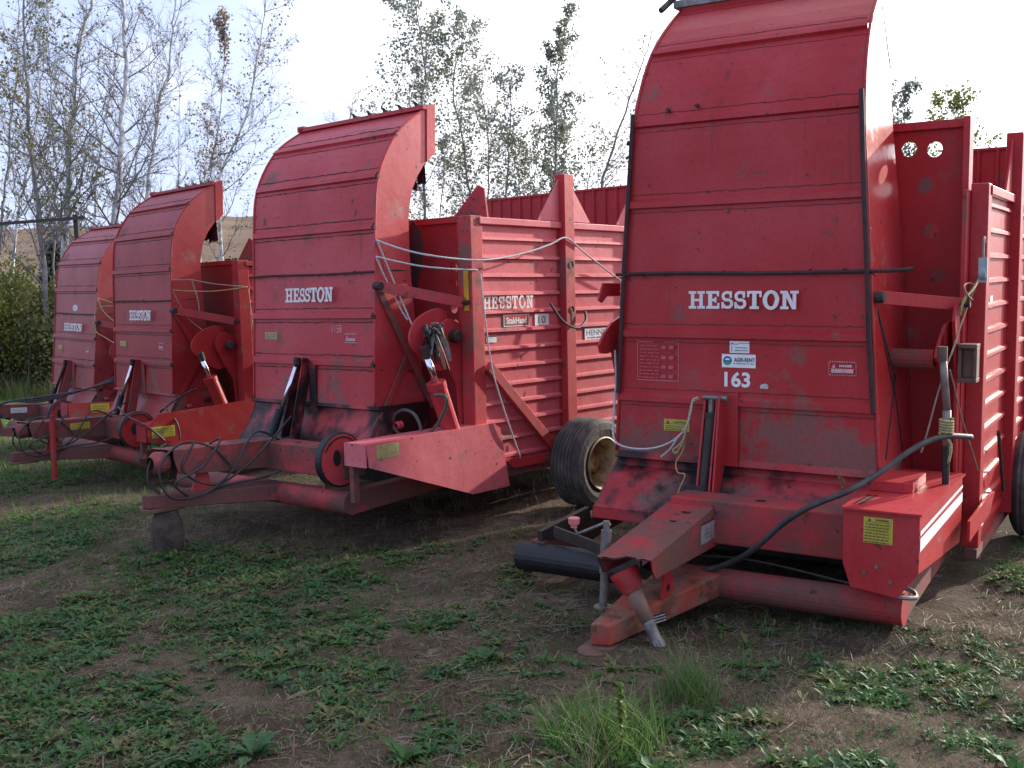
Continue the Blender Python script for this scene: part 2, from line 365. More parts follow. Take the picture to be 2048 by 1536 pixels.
    # strap across the chute
    b = MB(); pr = [(xl(rod) - (.07 if big else .01), fy(rod) - .02, rod), (xl(rod) + .3, fy(rod) - .022, rod + .004), (W * .6, fy(rod) - .022, rod - .004), (xr(rod) + (.10 if big else .02), fy(rod) - .02, rod)]
    if big: pr += [(W + .24, .0, rod + .01)]
    b.tube(smoothpath(pr, 8), .012 if big else .009, 7)
    for i in range(26 if big else 14):
        x = rnd.uniform(0, W + (.2 if big else 0)); a_ = rnd.uniform(0, 6.28)
        b.tube([(x, fy(rod) - .02, rod), (x + rnd.uniform(-.05, .05), fy(rod) - .03, rod + rnd.uniform(-.03, .02))], .004, 4)
    b.build('tie_strap', M_seam, root)
    if not big:
        b = MB(); b.tube([(W + .003, .0, rod - .002), (W + .012, .2, rod + .012), (W + .006, .4, rod + .005)], .011, 6); b.build('tie_strap', M_darkst, root)
    # --- side panels
    poly = [(y, z) for z, y in fp] + [(y, z) for z, y in reversed(back)]
    if not big: poly = [(y, z) for z, y in fp if y < .62] + [(.66, 3.27), (.66, 2.9)] + [(y, z) for z, y in reversed(back[:-1])]
    for s_ in (0, 1):
        b = MB(); n = len(poly); 
        def X(z, o): return (xr(z) + o) if s_ else (xl(z) - o)
        vs = [(X(z, .018), y, z) for y, z in poly] + [(X(z, .001), y, z) for y, z in poly]
        b.add(vs, [tuple(range(n)), tuple(range(2 * n - 1, n - 1, -1))] + [(i, i + n, (i + 1) % n + n, (i + 1) % n) for i in range(n)])
        b.build('chute_side', PS['gloss'], root)
    # front corner edging
    for s_ in (0, 1):
        b = MB(); pth = [((xr(z) + .012) if s_ else (xl(z) - .012), y - .004, z) for z, y in fp]
        b.tube(pth, .010, 6)
        b.build('edge_trim', PS['clean'], root, smooth=True)
    # back sheet of the duct (open hood above)
    b = MB(); bp = [(z, y) for z, y in back if z < 2.5]
    for (z0, y0), (z1, y1) in zip(bp, bp[1:]):
        b.add([(xl(z0), y0 - .01, z0), (xr(z0), y0 - .01, z0), (xr(z1), y1 - .01, z1), (xl(z1), y1 - .01, z1)], [(0, 1, 2, 3)])
    b.build('chute_back', PS['inner'], root)
    if not big:
        for X0 in (-.03, W + .019): b = MB(); b.prism([(.585, 2.83), (.685, 2.915), (.70, 3.31), (.60, 3.285)], 'x', X0, X0 + .012); b.build('hood_flange', PS['clean'], root, bevel=.003)
        b = MB(); b.bar((-.03, .585, 3.268), (W + .03, .585, 3.268), .06, .035); b.box((-.04, .555, 3.25), (0.05, .615, 3.30)); b.build('hood_rail', PS['clean'], root, bevel=.004)
        for i in range(5):
            b = MB(); x = .75 + i * .19; z = 3.285; b.tube([(x, .58, z), (x - .02, .56, z + .03), (x - .06, .58, z + .04), (x - .07, .62, z + .02)], .009, 5); b.box((x - .03, .56, z - .01), (x + .02, .62, z + .015))
            b.build('hook', M_darkst, root)
        b = MB(); m_ = 14
        for i in range(m_):
            x0, x1 = .04 + i * (W - .08) / m_, .04 + (i + 1) * (W - .08) / m_; h0 = 2.62 + rnd.uniform(-.04, .05); h1 = 2.62 + rnd.uniform(-.04, .05)
            b.add([(x0, .60, 3.18), (x1, .60, 3.18), (x1, .63 + rnd.uniform(-.02, .02), h1), (x0, .63 + rnd.uniform(-.02, .02), h0), (x0, .606, 3.18), (x1, .606, 3.18), (x1, .64, h1), (x0, .64, h0)], [(0, 1, 2, 3), (7, 6, 5, 4), (2, 3, 7, 6), (0, 4, 5, 1)])
        b.build('rubber_flap', M_flap, root)
        # rib end caps
        for r in ribs[:]:
            b = MB(); b.bar((W - .012, fy(r) - .014, r - .012), (W + .022, fy(r) - .014, r - .012), .024, .03)
            b.build('rib_cap', M_darkst, root)
    else:
        b = MB(); b.bar((.05, .66, 3.45), (W - .12, .66, 3.45), .10, .05); b.build('hood_rail', M_steel, root, bevel=.004)
        b = MB(); b.tube([(.0, .52, 3.40), (.02, .60, 3.46), (.06, .62, 3.50)], .02, 6); b.build('hook', M_darkst, root)
        # black edge strips of the old cover frame
        for X0, X1, z0, z1 in ((-.055, -.012, .88, 1.64), (-.012, .058, 1.66, 2.65)):
            b = MB(); 
            b.tube([(X0, -.028, z0), (X1 - .0, -.028, z1)], .014, 6); b.build('edge_strip', M_seam, root)
        b = MB(); b.tube([(1.566, -.03, .84), (1.53, -.03, 1.3), (1.516, -.03, 1.648), (1.49, -.03, 2.1), (1.462, -.02, 2.66)], .015, 6); b.build('edge_strip', M_seam, root)
        # cracks and diagonal stiffeners pressed in the side
        for p, q in (((.10, 1.42), (.42, .92)), ((.16, 1.36), (.44, 1.0)), ((.14, .55), (.48, 1.02)), ((.40, 1.0), (.62, .45))):
            b = MB(); b.bar((xr(p[1]) + .022, p[0], p[1]), (xr(q[1]) + .022, q[0], q[1]), .004, .016, up=(0, 1, 0))
            b.build('side_stiffener', M_seam, root)
        for x, z in ((.28, 2.66), (.47, 2.67)):
          b = MB(); b.lathe([(-.02, .0), (-.02, .012), (.0, .014)], (x, .02, z), 'y', 8)
          b.build('bolt', M_darkst, root)
        b = MB(); b.tube([(1.49, .03, 1.90), (1.51, .0, 1.905), (1.525, .0, 1.88), (1.51, .0, 1.85), (1.49, .0, 1.86)], .005, 5); b.build('hook', M_steel, root)
    # --- hood skirt below the seam: flares forward to a lip
    zb = prof[0][0]
    if big: sk = [(0.0, .50), (-.015, .46), (.05, .44), (.03, .40), (-.06, .33), (-.16, .19), (-.20, .155), (-.20, .08)]; x0, x1 = -.06, 1.60; ly = -.20; lz = .08
    else: sk = [(-.05, .887), (-.055, .86), (0.0, .84), (-.01, .78), (-.07, .66), (-.16, .53), (-.18, .50), (-.18, .44)]; x0, x1 = -.03, 1.60
    b = MB()
    for i in range(len(sk) - 1):
        (ya, za), (yb, zb_) = sk[i], sk[i + 1]; fl = .08
        ea = x0 - fl * (i / 6.); eb = x0 - fl * ((i + 1) / 6.)
        b.add([(ea, ya, za), (x1, ya, za), (x1, yb, zb_), (eb, yb, zb_)], [(0, 3, 2, 1)])
    b.build('pickup_hood', PS['greasy'], root)
    n = len(sk); yb0 = .5
    for s_, xx in ((0, x0), (1, x1)):
        vs = []; b = MB()
        for i, (y, z) in enumerate(sk): vs.append((xx - (.08 * i / 6. if not s_ else 0), y, z))
        vs += [(xx - (.08 if not s_ else 0), yb0, sk[-1][1]), (xx, yb0, sk[0][1])]
        b.add(vs, [tuple(range(len(vs)))]); b.add([(v[0] + (.012 if s_ else -.012), v[1] - .004, v[2]) for v in vs], [tuple(range(len(vs) - 1, -1, -1))])
        m_ = len(vs); o_ = len(b.v) - 2 * m_
        for i in range(m_): b.f.append((o_ + i, o_ + (i + 1) % m_, o_ + m_ + (i + 1) % m_, o_ + m_ + i)); b.m.append(0)
        b.build('hood_end_plate', PS['dirty'] if big else PS['greasy'], root)
    # dark inside of the pickup
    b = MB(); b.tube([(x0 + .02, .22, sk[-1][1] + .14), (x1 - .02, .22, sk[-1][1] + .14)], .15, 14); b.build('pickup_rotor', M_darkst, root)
    # --- centre cylinder with its channel bracket
    if big:
        b = MB(); b.bar((.575, -.05, .88), (.575, -.19, .30), .012, .10, up=(0, 1, 0)); b.bar((.655, -.05, .90), (.655, -.19, .30), .012, .10, up=(0, 1, 0))
        b.prism([(.66, .46), (.66, .90), (.76, .92), (.76, .46)], 'y', -.03, -.018)
        b.prism([(-.03, .90), (-.13, .90), (-.24, .26), (-.16, .24), (-.03, .50)], 'x', .672, .684); b.build('cylinder_bracket', PS['clean'], root, bevel=.002)
        b = MB(); b.tube([(.615, -.10, .78), (.60, -.20, .30)], .033, 14); b.tube([(.615, -.10, .80), (.615, -.10, .765)], .038, 14); b.tube([(.60, -.20, .36), (.60, -.21, .24)], .043, 12); b.build('lift_cylinder', M_darkst, root, smooth=False)
        b = MB(); b.tube([(.615, -.095, .88), (.615, -.10, .79)], .018, 10); b.build('piston_rod', M_steel, root)
        b = MB(); b.tube([(.565, -.10, .89), (.72, -.10, .89)], .016, 8); b.build('pin', M_steel, root)
    else:
        b = MB(); b.bar((.66, -.06, 1.25), (.60, -.20, .56), .012, .10, up=(0, 1, 0)); b.bar((.76, -.06, 1.25), (.72, -.20, .56), .012, .10, up=(0, 1, 0)); b.prism([(.77, .82), (.77, 1.24), (.86, 1.2), (.86, .82)], 'y', -.06, -.05)
        b.build('cylinder_bracket', PS['greasy'], root)
        b = MB(); b.tube([(.715, -.13, 1.22), (.60, -.24, .80)], .020, 12); b.build('piston_rod', M_chrome if k != 'M4' else M_darkst, root, smooth=True)
        b = MB(); b.tube([(.60, -.24, .83), (.545, -.30, .60)], .036, 12); b.build('lift_cylinder', M_black, root); b = MB(); b.tube([(.715, -.13, 1.26), (.71, -.135, 1.2)], .03, 8); b.build('rod_eye', M_black, root)
    # --- link bar, pivot, braces
    zl = 1.50 if big else 1.83; xe = 2.0; ze = 1.445 if big else 1.685; ye = .50
    ps_ = (xr(zl) + .035, .03 if big else .0, zl); pe_ = ((1.93, .50, ze) if big else (2.0, .53, ze))
    b = MB(); b.bar(ps_, pe_, .014, .085 if not big else .075, up=(0, 0, 1)); b.build('link_bar', PS['rusty'] if k == 'M2' else PS['clean'], root, bevel=.003)
    b = MB(); b.lathe([(-.03, 0), (-.03, .034), (.035, .034), (.04, .028), (.04, 0)], ps_, 'x', 14); b.build('pivot_bolt', M_darkst, root); b = MB(); b.lathe([(-.01, 0), (-.01, .02), (.05, .02), (.05, 0)], pe_, 'x', 10); b.build('pivot_bolt', M_darkst, root)
    if not big:
        for p, q, w_ in (((W + .03, .03, 1.78), (W + .06, .55, .84), .055), ((W + .028, .30, 1.26), (W + .05, -.03, .78), .05)):
            b = MB(); b.bar(p, q, .012, w_, up=(0, 0, 1)); b.build('brace', PS['clean'] if k != 'M2' else PS['dirty'], root, bevel=.002)
        b = MB(); b.prism([(-.04, .80), (.10, .80), (-.06, .60), (-.17, .52), (-.16, .60)], 'x', W + .02, W + .034); b.build('pivot_plate', PS['dirty'], root)
        b = MB(); b.prism([(.0, .887), (.46, .887), (.52, .50), (-.1, .50)], 'x', W + .004, W + .016); b.build('chute_side_skirt', PS['dirty'], root)
    # --- body
    zb0 = (-.06 if big else .30); zt = (2.15 if big else 2.36); XS = 2.0 if big else 2.04; XF = -.12 if big else -.48
    YE = 4.3
    wt = 2.555 if big else 2.375
    # front wall with lightening holes: built as a frame around holes (grid of cells)
    b = MB(); yw = wallY
    holes = ([(1.536, 2.406), (1.688, 2.394), (1.637, 2.177), (1.676, 1.894), (1.722, 1.614)] if big else [(1.70, 1.97), (1.69, 1.84), (1.69, 1.64), (1.70, 1.50), (1.70, 1.20)])
    hr = .047 if big else .045
    xs0, xs1 = XF, (1.86 if big else 1.93)
    def holewall(b, x0, x1, z0, z1, hs, r, y, th=.01):
        me_v = []; 
        # column cells between unique z cuts; rings of 16 around every hole inside a square cell
        cells = []; 
        zc = sorted(hs, key=lambda h: -h[1])
        cur = z1
        groups = []
        for h in zc:
            if groups and abs(groups[-1][0][1] - h[1]) < 2.3 * r: groups[-1].append(h)
            else: groups.append([h])
        for g in groups:
            top = max(h[1] for h in g) + r * 1.25; bot = min(h[1] for h in g) - r * 1.25
            if top < cur: cells.append((x0, bot if 0 else top, x1, cur, None))
            else: top = cur
            g = sorted(g); xa = x0
            for j, h in enumerate(g):
                xb = x1 if j == len(g) - 1 else (g[j + 1][0] + h[0]) / 2
                l_, r2 = max(xa, h[0] - r * 1.4), min(xb, h[0] + r * 1.4)
                if l_ > xa: cells.append((xa, bot, l_, top, None))
                cells.append((l_, bot, r2, top, h))
                if r2 < xb: cells.append((r2, bot, xb, top, None))
                xa = xb
            cur = bot
        cells.append((x0, z0, x1, cur, None))
        for (a, c, d, e, h) in cells:
            for yy, flip in ((y, 0), (y + th, 1)):
                if h is None:
                    f = (0, 1, 2, 3); b.add([(a, yy, c), (d, yy, c), (d, yy, e), (a, yy, e)], [f if not flip else f[::-1]])
                else:
                    angs = sorted([2 * math.pi * i / 24 for i in range(24)] + [math.atan2(q2 - h[1], q1 - h[0]) % (2 * math.pi) for q1 in (a, d) for q2 in (c, e)]); n_ = len(angs); inner = []; outer = []
                    for t_ in angs:
                        cx_, sx_ = math.cos(t_), math.sin(t_); inner.append((h[0] + r * cx_, yy, h[1] + r * sx_))
                        sc = min(((d - h[0]) / cx_ if cx_ > 1e-6 else 1e9), ((a - h[0]) / cx_ if cx_ < -1e-6 else 1e9), ((e - h[1]) / sx_ if sx_ > 1e-6 else 1e9), ((c - h[1]) / sx_ if sx_ < -1e-6 else 1e9))
                        outer.append((h[0] + sc * cx_, yy, h[1] + sc * sx_))
                    b.add(inner + outer, [(i, n_ + i, n_ + (i + 1) % n_, (i + 1) % n_)[::(-1 if flip else 1)] for i in range(n_)])
            
    holewall(b, xs0, xs1, zb0 + .1, wt, holes, hr, yw)
    b.build('front_wall', PS['inner'], root)
    b = MB(); b.box((xs0, yw - .03, wt - .04), (xs1, yw + .05, wt + .012)); b.build('wall_cap', PS['clean'], root, bevel=.004)
    # posts
    b = MB()
    if big:
        b.box((1.86, wallY - .06, zb0), (1.90, wallY + .07, wt + .02)); b.build('wall_post', PS['clean'], root, bevel=.004)
        b = MB(); b.box((1.93, .72, zb0 - .0), (XS + .03, .84, zt + .01)); b.build('corner_post', PS['clean'], root, bevel=.006)
        b = MB(); b.box((1.902, .60, .35), (1.93, .88, 2.12)); b.build('corner_channel', PS['clean'], root, bevel=.004)
    else:
        b.box((1.935, .56, zb0 + .02), (XS + .025, .70, zt + .01)); b.build('corner_post', PS['rusty'] if k == 'M2' else PS['clean'], root, bevel=.006)
        b = MB(); b.box((1.88, .60, zb0), (1.933, .76, zt - .02)); b.build('corner_channel', PS['clean'], root, bevel=.004)
        b = MB(); b.prism([(1.62, zt - .0), (2.03, zt), (2.0, zt + .24), (1.93, zt + .27)], 'y', .80, .82); b.box((1.935, .58, zt - .19), (2.0, .60, zt - .02)); b.build('corner_gusset', PS['rusty'], root, bevel=.003)
    # ribbed side walls
    def ribwall(xp, s_, y0, y1, name):
        b = MB(); step = .1545 if big else .1487; zz0 = (2.155 if big else 2.19) - .0; zz = []
        z = zz0 - (.12 if big else 0)
        prf = [(zt - .02, 0)]
        while z > zb0 + .05:
            prf += [(z + .026, 0), (z + .014, .020 * s_), (z - .006, .022 * s_), (z - .012, 0)]; z -= step
        prf.append((zb0, 0)); n = len(prf); jit = random.Random(5)
        vs = [(xp + x, y0, z) for z, x in prf] + [(xp + x, (y0 + y1) / 2, z + jit.uniform(-.002, .002)) for z, x in prf] + [(xp + x, y1, z) for z, x in prf]
        fs = []
        for r_ in range(2):
            for i in range(n - 1): fs.append((r_ * n + i, r_ * n + i + 1, (r_ + 1) * n + i + 1, (r_ + 1) * n + i))
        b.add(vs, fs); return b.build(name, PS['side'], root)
    sides = [(.70, 1.70), (1.86, 2.86), (3.02, YE)] if not big else [(.84, 1.82), (1.98, 2.9), (3.06, YE)]
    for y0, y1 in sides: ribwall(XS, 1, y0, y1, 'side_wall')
    b = MB(); b.box((XF - .02, .7, zb0), (XF, YE, zt)); b.build('side_wall', PS['inner'], root)
    for (y0, y1) in ((sides[0][1], sides[1][0]), (sides[1][1], sides[2][0]), (YE, YE + .1)):
        b = MB()
        ptop = zt + (.41 if not big else .42)
        b.box((XS - .03, y0 + .012, zb0), (XS + .075, y1 - .012, ptop)); b.box((XS - .02, y0 - .02, zb0), (XS + .008, y1 + .02, zt - .03)); b.build('side_post', PS['rusty'] if k == 'M2' else PS['clean'], root, bevel=.006)
        b = MB(); yc = (y0 + y1) / 2
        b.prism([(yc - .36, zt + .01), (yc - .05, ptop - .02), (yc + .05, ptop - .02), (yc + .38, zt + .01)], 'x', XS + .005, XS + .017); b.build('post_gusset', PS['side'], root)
    if not big:
        b = MB()
        for z in (1.99, 1.60): b.lathe([(0, 0), (0, .026), (.004, .03)], (XS + .077, 1.79, z), 'x', 14); 
        b.box((XS + .0765, 1.78, 1.50), (XS + .0785, 1.80, 1.60)); b.build('slot', M_black, root)
        b = MB(); 
        b.tube(smoothpath([(XS + .05, 1.52, 1.66), (XS + .11, 1.62, 1.50), (XS + .14, 1.78, 1.44), (XS + .12, 1.93, 1.50), (XS + .09, 1.96, 1.58)], 5), .012, 6); b.build('hook', M_darkst, root)
    # top rail
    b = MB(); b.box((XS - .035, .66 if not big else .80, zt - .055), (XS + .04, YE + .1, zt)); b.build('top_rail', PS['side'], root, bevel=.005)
    b = MB(); b.box((XF - .04, .7, zt - .05), (XF + .03, YE + .1, zt)); b.build('top_rail', PS['clean'], root)
    # sill and diagonal
    b = MB(); b.box((XS - .04, .68, zb0 - .06), (XS + .03, YE, zb0)); b.build('sill', PS['dirty'], root); b = MB(); b.box((XF, .68, zb0 - .06), (XF + .06, YE, zb0)); b.build('sill', PS['dirty'], root)
    b = MB(); b.box((XF + .08, .30, zb0 - .10), (1.60, YE, zb0 + .0)); b.build('bed_light_blocker', M_darkst, root)  # bed slab added dark and low to block light under the body
    if not big:
        b = MB(); b.bar((XS + .035, .72, 1.17), (XS + .035, 1.62, .34), .05, .085, up=(0, 0, 1)); b.build('diagonal_brace', PS['rusty'], root, bevel=.004)
        b = MB(); b.prism([(.86, .40), (1.40, .36), (1.40, .30), (1.0, .30)], 'x', XS + .03, XS + .05); b.build('side_plate', PS['clean'], root)
    # rear door, corrugated
    b = MB(); yr = 3.2; zt2 = 2.78 if not big else 2.60; i = 0; x0_ = XF if not big else 1.44; x = x0_ + .03; prf = []
    while x < XS - .05:
        prf += [(x, 0), (x + .10, 0), (x + .11, .02), (x + .13, .02), (x + .14, 0)]; x += .14
    n = len(prf); b.add([(x, yr - d, zt - .7) for x, d in prf] + [(x, yr - d, zt2) for x, d in prf], [(i, i + 1, n + i + 1, n + i) for i in range(n - 1)])
    b.box((x0_, yr - .02, zt2 - .0), (XS - .05, yr + .03, zt2 + .02)); b.build('rear_door', PS['inner'], root)
    if big: b = MB(); b.box((XF, yr, zt - .9), (1.43, yr + .03, 2.48)); b.build('rear_door', PS['dirty'], root)
    # --- cams, side cylinder
    yc, zc = (.50, 1.16) if big else (.44, 1.43)
    if not big:
        b = MB(); lob = [(.46, 1.62), (.36, 1.645), (.24, 1.62), (.12, 1.56), (.05, 1.46), (.06, 1.36), (.16, 1.27), (.24, 1.20), (.36, 1.15), (.46, 1.18), (.5, 1.3)]
        lp = [(p.x, p.y) for p in smoothpath([(a, c, 0) for a, c in lob + lob[:1]], 4)[:-1]]
        b.prism(lp, 'x', 1.86, 1.88); b.build('cam_plate', PS['clean'], root, bevel=.003)
        b = MB(); pl = arc(.44, 1.43, .13, .13, 60, 220, 12) + [(.40, 1.22), (.52, 1.02), (.55, .62), (.60, .62), (.60, 1.5)]
        b.prism(pl, 'x', 1.90, 1.925); b.build('pivot_arm', PS['clean'], root, bevel=.003)
        b = MB(); b.lathe([(-.05, .0), (-.05, .05), (.06, .05), (.065, .04), (.065, 0)], (1.93, .47, 1.42), 'x', 16); b.build('pivot_bolt', M_darkst, root)
        b = MB(); b.tube([(2.0, .10, 1.30), (2.02, .18, 1.05)], .028, 12); b.build('piston_rod', M_chrome, root, smooth=True)
        b = MB(); b.tube([(2.02, .18, 1.06), (2.03, .33, .66)], .072, 18); b.tube([(2.02, .172, 1.08), (2.02, .188, 1.03)], .078, 18); b.build('side_cylinder', PS['clean'], root)
        b = MB(); b.tube([(2.0, .085, 1.36), (2.0, .11, 1.27)], .035, 8); b.build('rod_eye', M_darkst, root)
    else:
        b = MB(); lob = [(p[1], p[2]) for p in [(1.840,0.759,1.341),(1.840,0.566,1.319),(1.840,0.434,1.252),(1.840,0.324,1.171),(1.840,0.331,1.120),(1.840,0.557,1.055),(1.840,0.777,1.118),(1.840,0.958,1.174),(1.840,0.937,1.302)]]
        lp = [(p.x, p.y) for p in smoothpath([(a, c, 0) for a, c in lob + lob[:1]], 4)[:-1]]
        b.prism(lp, 'x', 1.82, 1.84); b.build('cam_plate', PS['clean'], root, bevel=.003)
        b = MB(); b.prism([(.42, 1.44), (.52, 1.40), (.56, 1.20), (.60, 1.02), (.60, .35), (.56, .35), (.50, 1.0), (.44, 1.2), (.38, 1.35)], 'x', 1.90, 1.92); b.build('pivot_arm', PS['clean'], root, bevel=.003)
        b = MB(); 
        b.box((1.93, .42, 1.19), (2.035, .54, 1.215)); b.box((1.93, .42, .99), (2.035, .54, 1.015)); b.box((1.93, .43, 1.015), (1.95, .53, 1.19)); b.box((2.015, .43, 1.015), (2.034, .53, 1.19)); b.box((1.951, .47, 1.016), (2.014, .50, 1.189)); b.build('cam_bracket', M_rustst, root, bevel=.003)
        b = MB(); b.tube([(1.90, .12, 1.19), (1.93, .13, .86)], .021, 12); b.tube([(1.93, .13, .86), (1.935, .13, .66)], .024, 12); b.build('piston_rod', plain('grimy_steel', (.24, .19, .16), .6, .3, .5, 12), root, smooth=True)
        b = MB(); b.tube([(1.93, .13, .70), (1.935, .13, .42)], .020, 10); b.build('side_cylinder', M_black, root); b = MB(); b.tube([(1.90, .12, 1.22), (1.90, .12, 1.14)], .028, 10); b.build('rod_eye', M_rustst, root)
        b = MB(); b.tube([(.2, .45, 1.12), (1.80, .45, 1.12)], .06, 16); b.build('cross_shaft', PS['dirty'], root)
        # left ear of the cam seen beside the chute
    b = MB(); zc = 1.16 if big else 1.43; xx = -.10
    if not big: b.prism([(p[0] * .8 + .1, p[1]) for p in [( .42, zc + .17), (.24, zc + .16), (.08, zc + .05), (.02, zc - .07), (.1, zc - .16), (.1, zc - .3), (.42, zc - .35)]], 'x', xx, xx + .02); b.build('cam_plate', PS['clean'], root, bevel=.003)
    if big:
        lp = [(p[1], p[2]) for p in [(-0.130,0.161,1.374),(-0.130,0.037,1.339),(-0.130,-0.078,1.276),(-0.130,-0.149,1.200),(-0.130,-0.129,1.147),(-0.130,-0.052,1.135),(-0.130,0.034,1.148),(-0.130,0.063,1.070),(-0.130,0.135,0.897),(-0.130,0.225,0.888),(-0.130,0.229,1.371)]]
        b = MB(); b.prism(lp, 'x', -.142, -.122); b.build('cam_plate', PS['clean'], root, bevel=.003)
        lp = [(p[1], p[2]) for p in [(-0.150,-0.050,1.596),(-0.150,0.196,1.592),(-0.150,0.195,1.506),(-0.150,0.006,1.510),(-0.150,-0.065,1.467),(-0.150,-0.114,1.487),(-0.150,-0.092,1.526)]]
        b = MB(); b.prism(lp, 'x', -.16, -.146); b.build('pivot_ear', PS['clean'], root, bevel=.003)
        b = MB(); q = Vector((-0.048,0.100,2.494)); b.tube([q, q + Vector((.05, .02, -.01))], .016, 7); q = Vector((-0.055,0.100,2.393)); b.tube([q, q + Vector((.03, .02, .03)), q + Vector((.03, .02, -.06))], .012, 6); b.build('hinge_pin', M_darkst, root)
    # --- lower frame
    f = -.33 if big else 0.0; zp = .22 + f + (-.02 if big else 0)
    b = MB(); b.tube([(-.45, -.5, zp - .02), (1.79 if not big else 1.86, -.5, zp + (.0 if not big else .0))], .088, 22); b.build('cross_tube', PS['dirty'], root)
    if big: b = MB(); b.tube([(-.52, -.5, zp - .02), (.30, -.5, zp - .013)], .094, 22); b.build('tube_sleeve', M_black, root)
    for xx in (-.40, 1.74 if not big else 1.80):
        b = MB(); b.prism([(-.5, zp - .088), (-.5, zp + .088), (.3, zp + .12), (.9, zp + .10), (.9, zp - .0)], 'x', xx - .05, xx + .05)
        b.box((xx - .05, .9, zp + .01), (xx + .05, 3.6, zp + .10))
        b.build('side_rail', PS['dirty'], root, bevel=.006)
    if big: tg = [(.50, -1.47), (.60, -1.44), (.88, -.5), (.45, -.5)]; z0, z1 = -.265, -.155; tcx = .55
    else: tg = [(.70, -1.58), (.78, -1.56), (1.0, -.5), (.50, -.5)]; z0, z1 = .235, .335; tcx = .74
    b = MB(); 
    z2 = zp - .06; z3 = zp + .07
    vs = [(tg[0][0], tg[0][1], z0), (tg[1][0], tg[1][1], z0), (tg[2][0], tg[2][1], z2), (tg[3][0], tg[3][1], z2), (tg[0][0], tg[0][1], z1), (tg[1][0], tg[1][1], z1), (tg[2][0], tg[2][1], z3), (tg[3][0], tg[3][1], z3)]
    b.add(vs, [(0, 3, 2, 1), (4, 5, 6, 7), (0, 1, 5, 4), (1, 2, 6, 5), (2, 3, 7, 6), (3, 0, 4, 7)]); b.build('drawbar', PS['worn'] if big else PS['greasy'] if k == 'M4' else PS['dirty'], root, bevel=.008)
    b = MB(); pl = arc(tcx - .01, -1.50, .085, .10, 180, 360, 14) + [(tcx + .075, -1.30), (tcx - .095, -1.30)]
    b.prism(pl, 'z', z0 - .032, z0 - .003); b.build('hitch_plate', M_rustst, root, bevel=.006)
    # upper tunnel and beam
    if big: tx0, tx1 = .505, .795; ty0, ty1 = -1.36, -.40; ta, tb = .195, .315; ba, bb_ = .085, .07; by0, by1 = -.50, -.28; bz0, bz1 = .09, .345; bx1 = 1.60
    else: tx0, tx1 = .62, .86; ty0, ty1 = -1.42, -.46; ta, tb = .655, .63; ba, bb_ = .47, .41; by0, by1 = -.56, -.34; bz0, bz1 = .40, .62; bx1 = 1.76
    b = MB(); th = .008; nn = 12; rr = random.Random(4)
    # U-shaped shield, torn at its open end
    top = []
    for i in range(nn + 1):
        t_ = i / nn; x = tx0 + (tx1 - tx0) * t_; jag = (rr.uniform(-.03, .02) if big else rr.uniform(-.004, .004)); top.append((x, ty0 + jag + .05 * (t_ - .5)))
    def zt_(y): return ta + (tb - ta) * (y - ty0) / (ty1 - ty0)
    for lay in (0, th):
        vs = []
        for x, y in top: vs.append((x, y, zt_(y) - lay))
        for x, y in top: vs.append((x, ty1, tb - lay))
        b.add(vs, [((i, i + 1, nn + 2 + i, nn + 1 + i) if not lay else (nn + 1 + i, nn + 2 + i, i + 1, i)) for i in range(nn)])
        b.add([(tx1 - lay, top[-1][1], zt_(top[-1][1])), (tx1 - lay, ty0 + .02, zt_(ty0) - .06), (tx1 - lay, ty0 + .06, ba), (tx1 - lay, ty1, bb_), (tx1 - lay, ty1, tb)], [(0, 1, 2, 3, 4)])
        b.add([(tx0 + lay, top[0][1], zt_(top[0][1])), (tx0 + lay, ty0 + .03, ba), (tx0 + lay, ty1, bb_), (tx0 + lay, ty1, tb)], [(0, 3, 2, 1)])
    b.build('driveline_shield', PS['dirty'], root)
    b = MB(); b.box((tx0 + .02, by0 - 0, bz0), (bx1, by1, bz1)); b.build('cross_beam', PS['dirty'], root, bevel=.01)
    b = MB()
    for x, y, z, r in ((tx1 - .12, -.62, None, .028), (tx1 - .13, -.78, None, .02)): b.lathe([(0, 0), (0, r)], (x, y, zt_(y) + .0015), 'z', 18)
    b.lathe([(0, 0), (0, .03)], (tx1 + .24, (by0 + by1) / 2, bz1 + .0015), 'z', 18); b.build('slot', M_black, root)
    # drive shaft inside the tunnel
    sz = (.04 if big else .52); b = MB()
    b.tube([(tcx + .08, -1.1, sz), (tcx + .08, -.3, sz + .08)], .035, 12); b.build('drive_shaft', M_darkst, root)
    if big:
        b = MB(); b.lathe([(-.07, .050), (-.03, .066), (.02, .078), (.05, .080), (.055, .072), (.05, .03), (.05, 0)], (0, 0, 0), 'z', 20)
        A = Vector((0.621,-1.270,0.047)); Bv = Vector((0.818,-1.300,-0.277)); q = (A - Bv).normalized().to_track_quat('Z', 'Y')
        b.v = [tuple(A + q @ Vector(p)) for p in b.v] ; b.v = [tuple(Vector(p)) for p in b.v]; b.build('shaft_guard_bell', PS['rusty'], root, smooth=True)
        E_ = Vector((0.818,-1.300,-0.277)); A2 = Vector((0.641,-1.275,0.024)); mid = A2.lerp(E_, .58)
        b = MB(); b.tube([A2, mid], [.045, .036], 18); b.build('shaft_guard', plain('dusty_plastic', (.22, .13, .09), .7), root, smooth=True)
        b = MB(); b.tube([mid, E_], .033, 16); b.tube([mid.lerp(E_, .72), E_ + (E_ - mid) * .02], .036, 6); b.build('telescoping_shaft', M_steel, root)
        b = MB(); b.prism([(-1.05, -.20), (-.87, -.17), (-.93, .12), (-1.0, .12)], 'x', .70, .715); b.lathe([(0, 0), (0, .022)], (.7165, -.965, -.06), 'x', 14, 1); b.build('support_lug', [PS['clean'], M_black], root)
        # jack
        J = Vector((0.434,-1.150,0.268)); G = Vector((0.410,-1.150,-0.169))
